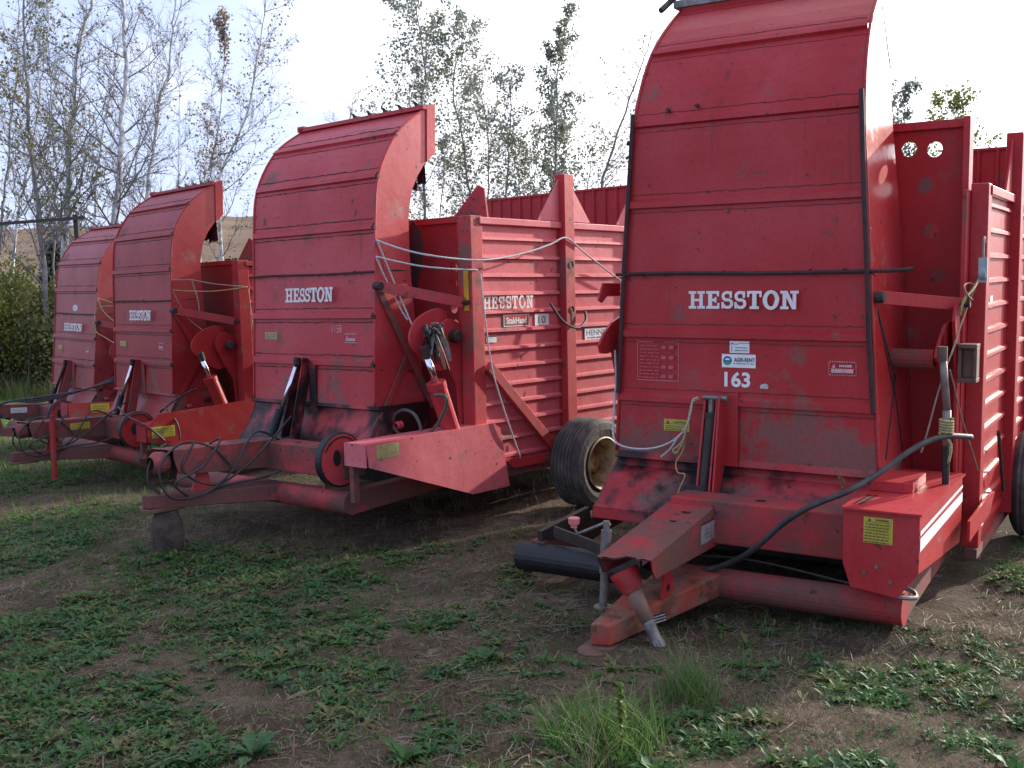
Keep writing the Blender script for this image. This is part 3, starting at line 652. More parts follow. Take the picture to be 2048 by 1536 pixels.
        b = MB(); b.tube([J, J.lerp(G, .55)], .030, 14); b.build('jack_tube', M_steel, root)
        b = MB(); b.tube([J.lerp(G, .5), G], .022, 12); b.tube([G + Vector((0, 0, .01)), G], .05, 12); b.build('jack_leg', M_steel, root)
        b = MB(); H1 = Vector((0.449,-1.150,0.317)); H2 = Vector((0.254,-1.150,0.224)); H3 = Vector((0.232,-1.150,0.266))
        b.tube([J, J + Vector((0, 0, .05))], .018, 10); b.tube([H1 + Vector((.005, 0, -.02)), H1, H2, H3], .009, 8); b.build('crank_handle', M_steel, root)
        b = MB(); b.lathe([(-.028, 0), (-.028, .018), (-.012, .018), (-.008, .03), (.024, .034), (.028, .03), (.028, 0)], H3 + Vector((0, 0, .02)), 'z', 12); b.build('crank_knob', M_pinkplast, root)
        # left lower guard pieces
        b = MB(); b.bar((-.30, -.45, .02), (.45, -.75, -.02), .02, .07); b.build('guard_strap', M_darkst, root); b = MB(); b.bar((-.38, -.5, -.02), (-.30, .0, .05), .04, .09); b.build('guard_strap', M_darkst, root)
        b = MB(); b.tube(smoothpath([(-.42, -.5, -.08), (.2, -.45, -.06), (.9, -.42, .0), (1.5, -.48, -.03), (1.84, -.55, -.05)], 6), .008, 6); b.build('hydraulic_line', M_darkst, root)
        # box of the belt drive on the right
        X0, X1, Y0, Y1 = 1.59, 1.965, -.72, .50
        b = MB(); zt3 = .425; pf = [(X0, .30), (X0, zt3), (X1, zt3), (X1, .13), (X1 - .10, -.01), (X0 + .04, .02), (X0, .14)]
        b.prism(pf, 'y', Y0, Y0 + .01)
        b.add([(X1, Y0 + .01, zt3), (X1, Y0 + .01, .13), (X1, Y1 - .05, .03), (X1, Y1, .12), (X1, Y1, zt3)], [(0, 1, 2, 3, 4)])
        b.add([(X1, Y0 + .01, .13), (X1 - .10, Y0 + .01, -.01), (X1 - .10, Y1 - .12, .0), (X1, Y1 - .05, .03)], [(0, 1, 2, 3)])
        b.add([(X0, Y0 + .01, zt3), (X0, Y1, zt3), (X0, Y1, .1), (X0, Y0 + .01, .14)], [(0, 1, 2, 3)]); b.box((X0, Y1 - .01, .1), (X1 - .002, Y1 - .002, zt3))
        b.build('belt_cover', PS['clean'], root)
        b = MB(); b.prism([(X0 - .01, Y0 - .02), (X1 - .08, Y0 - .02), (X1 + .012, Y0 - .014), (X1 + .015, Y1 + .01), (X0 - .01, Y1 + .01)], 'z', zt3 + .003, zt3 + .013)
        b.build('cover_lid', PS['clean'], root)
        b = MB(); b.prism([(X0 + .02, -.25), (X0 + .20, -.25), (X0 + .24, -.22), (X0 + .24, .12), (X0 + .02, .12)], 'z', zt3 + .014, zt3 + .070); b.build('lid_hump', PS['clean'], root, bevel=.003)
        b = MB()
        for i in range(12):
            for j in range(2):
                u = i / 12.; b.box((X0 + .02 + u * .02 + j * .03, Y0 + .08 + u * .28, zt3 + .0135), (X0 + .04 + u * .02 + j * .03, Y0 + .095 + u * .28, zt3 + .0145))
        b.build('lid_vent', M_black, root)
        b = MB(); pr_ = lambda y, z: (X1 + .003, y, z)
        for za, zc2 in ((.275, .035), (.335, .012)):
            b.add([pr_(Y0 + .012, za - zc2), pr_(Y1, za - zc2 + .03), pr_(Y1, za + zc2 * .6 + .03), pr_(Y0 + .012, za + zc2)], [(0, 1, 2, 3)])
        b.build('white_stripe', M_white, root)
        for x, z in ((1.70, .10), (1.83, .07), (1.76, .14)): b = MB(); b.lathe([(-.006, 0), (-.006, .009), (0, .01)], (x, Y0 - .001, z), 'y', 8); b.build('bolt', M_steel, root)
        b = MB(); b.tube(smoothpath([(1.80, -.60, -.03), (1.86, -.66, -.02), (1.93, -.60, -.03), (1.90, -.52, -.02), (1.82, -.50, -.01)], 5), .012, 8); b.build('lashing_eye', M_steel, root)
        b = MB(); b.prism([(.2, .22), (.2, .10), (.95, .12), (1.15, .22), (.9, .24)], 'x', 2.045, 2.06) ; b.build('side_plate', PS['clean'], root)
        b = MB(); b.tube([(2.075, 1.10, .62), (2.075, 1.42, .18)], .012, 6); b.build('tie_rod', M_darkst, root)
        # thick hose across the front
        hp = [(2.035,0.300,0.691),(1.956,0.100,0.719),(1.878,-0.020,0.707),(1.792,-0.140,0.657),(1.701,-0.260,0.576),(1.633,-0.360,0.523),(1.538,-0.500,0.465),(1.421,-0.560,0.410),(1.326,-0.600,0.355),(1.216,-0.600,0.265),(1.104,-0.600,0.150),(0.982,-0.580,0.049),(0.822,-0.550,-0.038),(0.616,-0.500,-0.116),(0.433,-0.450,-0.129)]
        b = MB(); b.tube(smoothpath(hp, 6), .0165, 10); b.build('hose', M_hose, root, smooth=True)
    else:
        # pulley disc
        cx_, cy_, cz_ = 1.72, -.56, .55
        b = MB(); b.lathe([(-.04, .0), (-.04, .19), (-.03, .205), (.025, .205), (.03, .19), (.03, .155), (.015, .15), (.015, .0)], (cx_, cy_, cz_), 'x', 36); b.build('belt_pulley', M_black, root)
        b = MB(); b.lathe([(.031, .19), (.034, .15), (.034, .08), (.03, .0)], (cx_, cy_, cz_), 'x', 36); b.build('pulley_face', PS['clean'], root)
        b = MB()
        for i in range(22):
            a_ = R_(30 + i * 7); p = (cx_ + .036, cy_ - math.cos(a_) * .17, cz_ + math.sin(a_) * .17); b.box((p[0], p[1] - .007, p[2] - .007), (p[0] + .002, p[1] + .007, p[2] + .007))
        b.prism([(cy_ - .05 + math.cos(t_) * .035, cz_ + .02 + math.sin(t_) * .06) for t_ in [R_(q * 30) for q in range(12)]], 'x', cx_ + .034, cx_ + .038)
        b.build('pulley_hole', M_black, root)
        X0, X1 = 1.88, 2.12
        cp = [(-.64, .70), (.72, .71), (.80, .66), (.90, .17), (.46, .17), (-.62, .53)]
        if k == 'M3': cp = [(-.64, .62), (-.5, .74), (.72, .80), (.80, .66), (.82, .36), (.1, .30), (-.62, .45)]
        if k == 'M4': cp = [(-.64, .74), (.72, .74), (.80, .66), (.62, .36), (.3, .36), (-.62, .56)]
        b = MB(); b.prism(cp, 'x', X1 - .008, X1); b.prism([(cp[0][0], cp[0][1] - .002)] + [(y, z - .002) for y, z in cp[1:3]] + [(.79, .64), (.70, .69), (-.60, .69)] if k == 'M2' else [(-.63, cp[1][1] - .10), (.7, cp[1][1] - .01), (.7, cp[1][1] - .02), (-.63, cp[1][1] - .11)], 'x', X0, X1 - .009)
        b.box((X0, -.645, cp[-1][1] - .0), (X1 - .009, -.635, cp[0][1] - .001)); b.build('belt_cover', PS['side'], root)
        b = MB(); b.bar((1.93, -.60, .55), (1.93, -.60, .26), .045, .05, up=(0, 1, 0)); b.build('support_post', PS['dirty'], root); b = MB(); b.bar((1.50, -.52, .42), (1.50, -.52, .26), .02, .03, up=(0, 1, 0)); b.build('support_post', PS['dirty'], root)
        b = MB(); b.lathe([(-.03, .02), (-.02, .03), (.02, .035), (.03, .03), (.03, 0)], (1.72, .05, .74), 'y', 14); b.build('bearing_housing', PS['clean'], root)
        b = MB(); b.prism([(-1.24, .30), (-1.04, .30), (-1.10, .48), (-1.18, .48)], 'x', .80, .815); b.build('support_lug', PS['clean'], root)
        b = MB(); b.lathe([(-.07, .05), (-.03, .085), (.05, .08), (.08, .05)], (tcx, -1.45, .56), 'y', 16); b.build('shaft_guard_bell', PS['dirty'], root)
        if k == 'M3':
            b = MB(); b.tube([(.93, -1.18, .66), (.95, -1.2, .02)], .032, 12); b.tube([(.93, -1.18, .72), (.93, -1.18, .66)], .02, 10); b.build('jack_leg', PS['clean'], root)
        if k == 'M4':
            b = MB(); b.tube([(.80, -1.30, .50), (.80, -1.3, .0)], .03, 12); b.build('jack_leg', M_darkst, root)
        if k in ('M2', 'M3'):
            loops = [[(.95, -.52, .64), (.95, -.75, .72), (.93, -.95, .45), (.9, -1.2, .30), (.86, -1.45, .32), (.84, -1.5, .55), (.84, -1.30, .70), (.86, -1.05, .62), (.9, -.9, .42)],
                     [(.70, -.2, .78), (.92, -.55, .66), (.94, -.85, .46), (.90, -1.1, .36), (.88, -1.34, .50), (.86, -1.22, .70)],
                     [(.6, -1.3, .67), (.7, -1.48, .60), (.72, -1.52, .40), (.8, -1.3, .26), (.9, -1.0, .34), (.95, -.7, .36), (1.0, -.55, .40)],
                     [(.72, -1.0, .65), (.9, -1.02, .70), (.93, -1.2, .52), (.9, -1.42, .42), (.86, -1.30, .30)]]
            for lp in loops:
                b = MB(); b.tube(smoothpath(lp, 8), .009, 8); b.build('hydraulic_hose', M_hose, root, smooth=True)
        if k == 'M2':
            b = MB(); b.tube(smoothpath([(2.069,0.100,0.989),(2.186,0.100,0.986),(2.193,0.100,0.910),(2.126,0.100,0.800),(2.025,0.100,0.709),(1.876,0.100,0.668),(1.678,0.100,0.662),(1.601,0.100,0.729),(1.628,0.100,0.810),(1.733,0.100,0.855),(1.844,0.100,0.830),(1.907,0.100,0.748),(1.915,0.100,0.670)], 6), .014, 8); b.build('grey_hose', M_ghose, root, smooth=True)
        if k == 'M3':
            b = MB(); b.tube(smoothpath([(1.85, .1, .95), (1.7, .05, .90), (1.62, -.1, .8), (1.75, -.3, .72), (2.0, -.35, .78), (2.14, -.3, .62), (2.14, -.28, .45)], 7), .011, 8); b.build('hydraulic_hose', M_hose, root, smooth=True)
            b = MB(); b.tube(smoothpath([(.9, -.5, .66), (1.3, -.6, .72), (1.6, -.7, .80), (1.9, -.75, .74), (2.13, -.60, .60), (2.14, -.45, .45)], 7), .011, 8); b.build('hydraulic_hose', M_hose, root, smooth=True)
        if k == 'M4':
            for dx in (0, .03, .06):
                b = MB(); b.tube(smoothpath([(2.1 + dx, .1, 1.12 - dx), (1.95, -.3, .92), (1.6, -.8, .80 - dx), (1.2, -1.1, .72), (.9, -1.2, .60 - dx), (.9, -1.0, .45), (1.2, -1.1 - dx, .5)], 7), .014, 8); b.build('hydraulic_hose', M_hose, root, smooth=True)
    # hidden side: a belt guard at the left rear rail
    # --- wheels
    yw = 1.80 if not big else 2.2; r_ = .40; g = (-.12 if not big else -.28)
    for sx, s_ in ((XS + .05, 1), (XF - .05, -1)):
        wz = g + r_ - .02
        c = (sx, yw, wz)
        b = MB(); pf = [(.03, .20), (.0, .23), (-.005, .30), (.02, .355), (.05, .382), (.06, .39), (.30, .39), (.31, .382), (.335, .355), (.345, .30), (.335, .245), (.32, .215)]
        pf2 = []
        for i, (a_, r0) in enumerate(pf): pf2.append((a_, r0))
        gro = []
        for i in range(6): gro += [(.075 + i * .038, .39), (.079 + i * .038, .379), (.085 + i * .038, .379), (.089 + i * .038, .39)]
        pf3 = pf2[:6] + gro + pf2[6:]
        b.lathe([(a_ * s_, r0) for a_, r0 in pf3], c, 'x', 56); wo_ = MB()
        wh = empty('wheel'); wh.parent = root
        o = b.build('tyre', M_tyre, wh, smooth=False)
        b = MB(); b.lathe([(a_ * s_, r0) for a_, r0 in [(.33, .228), (.345, .236), (.35, .225), (.33, .212), (.28, .20), (.20, .19), (.17, .175), (.165, .10), (.20, .085), (.205, .06), (.25, .055), (.25, .0)]], c, 'x', 40)
        b.build('rim', M_rim, wh)
        b = MB()
        for i in range(6):
            a_ = i * math.pi / 3; b.lathe([(.16 * s_, 0.012), (.185 * s_, .012), (.185 * s_, 0)], (c[0], c[1] + .125 * math.cos(a_), c[2] + .125 * math.sin(a_)), 'x', 6)
        b.build('wheel_nut', M_steel, wh)
    b = MB(); b.tube([(XF - .1, yw, g + r_ - .02), (XS + .2, yw, g + r_ - .02)], .04, 10); b.build('axle', M_darkst, root)
    # --- decals
    def front(off=.0022):
        return lambda u, v, h: (u, fy(v) - off - h, v)
    F = front(); yv = 1.646
    def side(xp): return lambda u, v, h: (xp + h, u, v)
    if k == 'M1':
        tw, th_, tc_, tz = .712, .108, .782, 1.485
    elif k == 'M4': tw, th_, tc_, tz = .78, .11, .75, 1.745
    else: tw, th_, tc_, tz = .672, .117, .77, 1.775
    pl_ = lambda u, v, h: F(u + tc_, v + tz, h)
    flatmesh(word('HESSTON', tw, th_), pl_).build('brand_lettering', M_wtext, root)
    def rows(n_, mi, x0=-.85, x1=.85, y0=.1, y1=-.85, hgt=.07, seed=1):
        rr_ = random.Random(seed); out = []
        for i in range(n_):
            y = y0 + (y1 - y0) * i / max(n_ - 1, 1); x = x0
            while x < x1 - .08:
                l_ = rr_.uniform(.08, .3); out.append(('r', x, y, min(x + l_, x1), y + hgt, mi)); x += l_ + .06
        return out
    TRI = [(-.8, .2), (-.55, .2), (-.675, .8)]
    if k == 'M1':
        decal('rental_sticker', root, F, (.753, 1.112), (.215, .082), [('r', -1, -1, 1, 1, 0), ('p', arc(-.66, .02, .26, .68, 0, 360, 24)[:-1], 1), ('p', arc(-.66, -.12, .25, .52, 180, 360, 14), 2), ('p', arc(-.66, .1, .15, .3, 0, 180, 10), 0), ('t', 'AGRI-RENT', 1.22, .62, .34, .18, 3, .02)] + rows(1, 3, -.3, .9, -.42, -.42, .10), [M_white, M_blue, M_green, M_ink])
        decal('instruction_sticker', root, F, (.758, 1.197), (.125, .072), [('r', -1, -1, 1, 1, 0), ('r', -.85, -.8, -.72, .3, 2), ('p', [(-.85, .5), (-.65, .5), (-.75, .85)], 1)] + rows(2, 1, -.5, .85, -.15, -.6, .12, 3), [M_white, M_ink, M_pinkprint])
        vs, fs = textmesh('163', .165, .095, .03); b = MB(); b.add([F(.745 + x, .998 + y, .001) for x, y in vs], fs); b.build('fleet_number', M_white, root)
        b = MB(); b.add([F(.915 + x, .965 + y, .001) for x, y in ((-.025, -.016), (.024, -.018), (.026, .006), (.008, .016), (-.002, .012), (-.014, .012), (-.026, .0))], [tuple(range(7))]); b.build('paint_scuff', M_silver, root)
        bl = [('r', -1, .975, 1, 1, 0), ('r', -1, -1, 1, -.975, 0), ('r', -1, -.975, -.985, .975, 0), ('r', .985, -.975, 1, .975, 0)]
        bl += rows(10, 1, -.85, .1, .75, -.85, .05, 5)
        for yy in (.72, .2, -.28, -.75):
            for xx in (.35, .7): bl += [('p', [(xx - .14, yy - .06), (xx + .1, yy - .08), (xx + .16, yy + .06), (xx - .02, yy + .1), (xx - .1, yy + .04)], 1)]
        decal('faded_instruction_decal', root, F, (.216, 1.095), (.285, .25), bl, [M_pinkprint, plain('faded_red_print', (.50, .10, .11), .6, 0, .3, 25, 0)])
        dash = []
        for i in range(11):
            x = -1 + i * .182; dash += [('p', [(x, .82), (x + .09, .82), (x + .13, 1), (x + .04, 1)], 0), ('p', [(x, -1), (x + .09, -1), (x + .13, -.82), (x + .04, -.82)], 0)]
        for i in range(5):
            y = -.9 + i * .38; dash += [('p', [(-1, y), (-.95, y + .05), (-.95, y + .24), (-1, y + .19)], 0), ('p', [(1.0, y), (1.05, y + .05), (1.05, y + .24), (1.0, y + .19)], 0)]
        danger = dash + [('r', -.8, -.6, .85, .0, 0), ('p', [(-.75, .12), (-.45, .12), (-.6, .62)], 0), ('t', 'DANGER', .95, .3, .28, .38, 1, .02)] + rows(1, 1, -.7, .75, -.35, -.35, .06)
        decal('danger_decal', root, F, (1.382, 1.088), (.155, .085), danger, [M_pinkprint, M_wtext])
        decal('caution_sticker', root, F, (.345, .69), (.175, .075), [('r', -1, -1, 1, 1, 0), ('r', -.92, .16, .92, .22, 1), ('p', TRI, 1), ('t', 'CAUTION', 1.0, .36, .25, .52, 1, .02)] + rows(3, 1, -.85, .85, -.2, -.8, .1), [M_yel, M_ink])
        FB = lambda u, v, h: (u, -.722 - h, v)
        decal('warning_sticker', root, FB, (1.765, .33), (.145, .135), [('r', -1, -1, 1, 1, 0), ('r', -.9, .60, .9, .63, 1), ('p', [(-.7, .68), (-.48, .68), (-.59, .92)], 1), ('t', 'WARNING', .9, .17, .25, .8, 1, .02)] + rows(7, 1, -.85, .85, .42, -.85, .07, 8), [M_yel, M_ink])
        FT = lambda u, v, h: (.7965 + h, u, v)
        decal('data_plate', root, FT, (-.60, .185), (.20, .12), [('r', -1, -1, 1, 1, 0), ('r', -1, .8, 1, 1, 1)] + rows(3, 1, -.6, .3, .2, -.5, .07, 4), [M_silver, M_ink])
        t0 = Vector((0.692,-1.010,-0.200)); 
        b = MB(); cxx = .668; FS = lambda u, v, h: (.6 + (u + 1.44) * .298 + .003 + h, u, v)
        decal('maker_plate', root, FS, (-1.08, -.20), (.10, .05), [('r', -1, -1, 1, 1, 0)] + rows(3, 1, -.85, .8, .45, -.7, .2, 4), [M_ink, M_white])
        SD = side(XS + .002)
        decal('small_sticker', root, SD, (1.15, 1.44), (.10, .08), [('r', -1, -1, 1, 1, 0)] + rows(2, 1, -.6, .6, .2, -.4, .1), [M_white, M_silver])
        decal('model_plate', root, SD, (2.18, 1.60), (.18, .09), [('r', -1, -1, 1, 1, 0), ('r', -.9, -.85, .9, .85, 1), ('t', 'StakHand', 1.6, .8, 0, 0, 0, .02)], [M_white, PS['clean']])
        b = MB(); b.box((1.90, .70, 1.38), (1.928, .715, 1.66)); b.build('reflector', plain('amber_reflector', (.6, .33, .03), .3), root)
    else:
        if k == 'M2':
            vs, fs = textmesh('1158', .12, .065, .0); b = MB(); b.add([F(1.105 + x, 1.495 + y, .001) for x, y in vs], fs); b.build('chalk_number', M_pinkprint, root)
            SD = side(XS + .006)
            pw = [([(u + 1.01, v + 1.678) for u, v in p], 0) for p, _ in word('HESSTON', .59, .105)]
            flatmesh(pw, lambda u, v, h: (XS + .006 + h, u, v)).build('brand_lettering', M_wtext, root)
            decal('model_plate', root, SD, (1.12, 1.526), (.33, .10), [('r', -1, -1, 1, 1, 0), ('r', -.94, -.85, .94, .85, 1), ('t', 'StakHand', 1.6, 1.1, 0, 0, 0, .03)], [M_white, PS['clean']])
            decal('model_number_plate', root, SD, (1.455, 1.522), (.19, .10), [('r', -1, -1, 1, 1, 0), ('t', '10', 1.05, 1.2, 0, 0, 1, .0)], [M_white, M_ink])
            decal('dealer_sign', root, SD, (2.34, 1.372), (.56, .115), [('r', -1, -1, 1, 1, 1), ('r', -.975, -.9, .975, .9, 0), ('t', 'HENNESSEY', 1.7, .9, -.04, .18, 1, .01)] + rows(1, 1, -.85, .8, -.7, -.7, .18), [M_white, M_blue])
            decal('serial_plate', root, SD, (.80, 1.384), (.12, .055), [('r', -1, -1, 1, 1, 0), ('r', -1, .55, 1, 1, 1)] + rows(2, 1, -.7, .7, .1, -.5, .12), [M_white, M_ink])
        yel = M_yel if k != 'M2' else M_oldyel
        decal('caution_sticker', root, F, (.235, 1.432), (.17, .06), [('r', -1, -1, 1, 1, 0), ('p', TRI, 1), ('t', 'CAUTION', 1.0, .4, .25, .45, 1, .0)] + rows(2, 1, -.8, .8, -.2, -.7, .12), [yel, M_ink])
        decal('danger_decal', root, F, (1.275, 1.42), (.14, .075), [('r', -1, .85, 1, 1, 0), ('r', -1, -1, 1, -.85, 0), ('p', [(-.75, .12), (-.45, .12), (-.6, .62)], 0), ('r', -.8, -.6, .85, .0, 0)] + rows(2, 1, -.7, .75, -.1, -.45, .08), [M_pinkprint, M_silver])
        if k == 'M2':
            FC = side(X1 + .001)
            decal('warning_sticker', root, FC, (-.44, .63), (.22, .10), [('r', -1, -1, 1, 1, 0), ('p', [(-.7, .6), (-.48, .6), (-.59, .9)], 1), ('t', 'WARNING', .9, .2, .25, .75, 1, .0)] + rows(6, 1, -.85, .85, .4, -.85, .08, 8), [M_oldyel, plain('worn_print', (.25, .2, .1), .6)])
        if k in ('M3', 'M4'):
            FC = side(X1 + .001)
            decal('warning_sticker', root, FC, ((-.45, .55) if k == 'M3' else (-.2, .66)), (.26, .12), [('r', -1, -1, 1, 1, 0)] + rows(5, 1, -.85, .85, .5, -.8, .1, 8), [M_yel, M_ink])
            FT = side(tx1 + .001)
            decal('caution_sticker', root, FT, (-.85, .56), (.22, .075), [('r', -1, -1, 1, 1, 0)] + rows(3, 1, -.85, .85, .4, -.7, .12, 9), [M_yel if k == 'M3' else M_white, M_ink])
        if k == 'M4':
            b = MB(); b.add([F(.77 + x, 2.03 + y, .001) for x, y in arc(0, 0, .10, .05, 0, 360, 14)[:-1]], [tuple(range(14))]); b.build('paint_scuff', M_silver, root)
        b = MB(); b.box((1.99, .545, 1.62), (2.04, .556, 1.95)); 
        if k == 'M2': b.build('reflector', plain('amber_reflector', (.6, .33, .03), .3), root)
    return root
for k in ('M1', 'M2', 'M3', 'M4'): wagon(k)
def to_world(k, p):
    P = POSE[k]; return tuple(sum(P[i][j] * p[j] for j in range(3)) + P[3][i] for i in range(3))
# ------------------------------------------------------------------ fast meshes
def npmesh(name, V, F, mats, mi=None, attr=None, smooth=False):
    me = bpy.data.meshes.new(name); V = np.asarray(V, np.float32); F = np.asarray(F, np.int32); k = F.shape[1]
    me.vertices.add(len(V)); me.vertices.foreach_set('co', V.ravel())
    me.loops.add(F.size); me.loops.foreach_set('vertex_index', F.ravel())
    me.polygons.add(len(F)); me.polygons.foreach_set('loop_start', np.arange(0, F.size, k, dtype=np.int32)); me.polygons.foreach_set('loop_total', np.full(len(F), k, np.int32))
    for m in (mats if isinstance(mats, (list, tuple)) else [mats]): me.materials.append(m)
    if mi is not None: me.polygons.foreach_set('material_index', np.asarray(mi, np.int32))
    if smooth: me.polygons.foreach_set('use_smooth', np.ones(len(F), bool))
    me.update(); me.validate()
    if attr is not None:
        for an, av in attr.items():
            a = me.attributes.new(an, 'FLOAT', 'POINT'); a.data.foreach_set('value', np.asarray(av, np.float32))
    o = bpy.data.objects.new(name, me); COL.objects.link(o); return o
rng = np.random.default_rng(11)
PATCH = [(-3.76, 8.22, 0.48, 1.02, 0.8), (-2.58, 5.66, 0.42, 0.96, 1.0), (-1.96, 4.6, 0.55, 0.48, 1.0), (-1.83, 7.03, 0.75, 0.64, 0.9), (-2.31, 7.5, 0.45, 0.5, 0.9), (-1.59, 5.96, 0.38, 0.55, 1.0), (-1.08, 5.82, 0.37, 0.48, 0.9), (-0.85, 5.03, 0.3, 0.34, 1.0), (-1.21, 5.38, 0.29, 0.37, 1.0), (-1.37, 6.58, 0.39, 0.49, 0.8), (-0.73, 4.43, 0.15, 0.29, 1.0), (-1.42, 4.18, 0.4, 0.18, 0.8), (-0.46, 5.83, 0.2, 0.22, 0.9), (-0.73, 7.64, 0.15, 0.49, 0.8), (-0.16, 5.17, 0.11, 0.2, 0.9), (0.03, 6.82, 0.13, 0.33, 0.8), (-0.3, 4.95, 0.12, 0.15, 0.5), (0.42, 3.98, 0.29, 0.25, 1.0), (0.81, 4.16, 0.2, 0.22, 0.9), (1.57, 4.6, 0.2, 0.26, 1.0), (1.99, 4.64, 0.2, 0.32, 0.9), (2.37, 4.95, 0.14, 0.28, 1.0), (1.82, 3.95, 0.15, 0.14, 0.7), (1.21, 3.74, 0.22, 0.11, 0.8), (3.1, 6.51, 0.18, 0.47, 1.0), (-4.09, 9.49, 0.64, 0.91, 0.6), (-5.49, 12.11, 0.61, 1.06, 0.6), (-0.06, 4.46, 0.13, 0.25, 0.5), (1.43, 5.65, 0.08, 0.19, 0.6), (-0.3, 4.14, 0.12, 0.16, 0.5), (2.13, 4.27, 0.1, 0.33, 0.8), (-1.59, 4.48, 0.27, 0.35, 0.8), (1.16, 5.69, 0.08, 0.17, 0.5), (-1.05, 7.83, 0.23, 0.43, 0.5), (2.3, 5.35, 0.1, 0.12, 0.4)]
def vnoise(x, y, s, seed=0):
    x = np.asarray(x) / s; y = np.asarray(y) / s; xi = np.floor(x).astype(int); yi = np.floor(y).astype(int); fx = x - xi; fy_ = y - yi
    def h(a, b):
        n = (a * 374761393 + b * 668265263 + seed * 1442695041) & 0x7fffffff; n = ((n ^ (n >> 13)) * 1274126177) & 0x7fffffff; return ((n ^ (n >> 16)) & 0xffff) / 65535.
    fx = fx * fx * (3 - 2 * fx); fy_ = fy_ * fy_ * (3 - 2 * fy_)
    return (h(xi, yi) * (1 - fx) + h(xi + 1, yi) * fx) * (1 - fy_) + (h(xi, yi + 1) * (1 - fx) + h(xi + 1, yi + 1) * fx) * fy_
def weedmask(x, y):
    m = np.zeros_like(np.asarray(x, float))
    for cx_, cy_, rx, ry, wt in PATCH:
        d = ((x - cx_) / rx) ** 2 + ((y - cy_) / ry) ** 2; m = np.maximum(m, wt * np.clip(1.45 - d, 0, 1))
    # far left lawn
    m = m * (.25 + 1.3 * vnoise(x, y, .16, 3)); m = np.maximum(m, .16 * (vnoise(x, y, .45, 33) > .58) * (y < 8)); return np.clip(m, 0, 1)
def hillh(x, y):
    d = np.hypot(x, y); az = np.degrees(np.arctan2(x, y))
    H = 24 - 9 * np.clip((az + 6) / 16, 0, 1) + 2.2 * np.sin(az * .35) + 1.0 * np.sin(az * 1.1 + 1)
    t = np.clip((d - 55) / 300, 0, 1); return H * t * t * (3 - 2 * t)
def ground():
    ys = [-14.]; 
    while ys[-1] < 700:
        y = ys[-1]; st = .045 if 2.6 < y < 7 else (.09 if -1 < y < 12 else (.25 if y < 25 else max(.5, abs(y) * .035))); ys.append(y + st if y > -1 else y + .8)
    ys = np.array(ys); nx = 260
    u = np.linspace(-1, 1, nx); u = np.sign(u) * (np.abs(u) ** 1.5)
    X = np.array([u * (6 + np.clip(y, 0, 900) * 1.15) for y in ys]); Y = np.repeat(ys[:, None], nx, 1)
    near = np.clip((14 - Y) / 6, 0, 1)
    bump = ((vnoise(X, Y, .35, 1) - .5) * .05 + (vnoise(X, Y, .13, 2) - .5) * .028 + (vnoise(X, Y, .05, 5) - .5) * .012) * near
    Z = gz(X, Y) + bump + hillh(X, Y)
    V = np.stack([X, Y, Z], -1).reshape(-1, 3); ny = len(ys); i = np.arange(ny - 1)[:, None] * nx + np.arange(nx - 1)[None]
    F = np.stack([i, i + 1, i + nx + 1, i + nx], -1).reshape(-1, 4)
    d = np.hypot(X, Y)
    m, t, b = newmat('soil'); at = lambda n_: nnode(t, 'ShaderNodeAttribute', attribute_name=n_).outputs['Fac']
    tc_ = nnode(t, 'ShaderNodeTexCoord').outputs['Object']
    c = mix(t, ramp(t, noise(t, tc_, 2.2, 7, .6), .35, .66), (.074, .048, .032), (.140, .098, .068))
    c = mix(t, ramp(t, noise(t, tc_, 24, 6, .7), .45, .7, 0, .7), c, (.035, .025, .02))
    c = mix(t, ramp(t, noise(t, tc_, 6, 5, .7, off=(4, 2, 0)), .56, .66, 0, .75), c, (.055, .065, .02))
    c = mix(t, ramp(t, noise(t, tc_, 5, 5, .7, off=(8, 3, 0)), .6, .68, 0, .7), c, (.24, .19, .155))
    st = noise(t, tc_, 70, 3, .6, (1, .25, 1)); c = mix(t, ramp(t, st, .60, .70, 0, .6), c, (.24, .19, .14))
    wv = nnode(t, 'ShaderNodeMath', operation='MULTIPLY'); t.links.new(at('weed'), wv.inputs[0]); wv.inputs[1].default_value = .75
    c = mix(t, wv.outputs[0], c, (.028, .045, .02))
    gr = mix(t, ramp(t, noise(t, tc_, 1.1, 6, .7), .35, .65), (.075, .12, .022), (.11, .14, .035)); gr = mix(t, ramp(t, noise(t, tc_, 14, 5, .7), .5, .7, 0, .6), gr, (.04, .06, .015))
    c = mix(t, at('lawn'), c, gr)
    fld = mix(t, ramp(t, noise(t, tc_, .03, 6, .6, (1, 3, 1)), .4, .6), (.15, .095, .062), (.20, .135, .09)); fld = mix(t, ramp(t, noise(t, tc_, .5, 5, .8), .5, .75, 0, .5), fld, (.11, .09, .045))
    c = mix(t, at('field'), c, fld)
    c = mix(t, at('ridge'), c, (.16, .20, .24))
    t.links.new(c, b.inputs['Base Color']); b.inputs['Roughness'].default_value = .95; b.inputs['Specular IOR Level'].default_value = .15
    bp = nnode(t, 'ShaderNodeBump'); bp.inputs['Strength'].default_value = .8; bp.inputs['Distance'].default_value = .03
    t.links.new(noise(t, tc_, 30, 8, .7), bp.inputs['Height']); t.links.new(bp.outputs[0], b.inputs['Normal'])
    lawn = np.clip((Y - 11.5 + .25 * X) / 6 + (vnoise(X, Y, 1.3, 4) - .5) * .8, 0, 1) * np.clip((62 - d) / 10, 0, 1) * np.clip((-X - 3.5) / 3 + (Y - 20) / 10, 0, 1)
    field = np.clip((d - 55) / 12, 0, 1); ridge = np.clip((d - 430) / 60, 0, 1) * .8
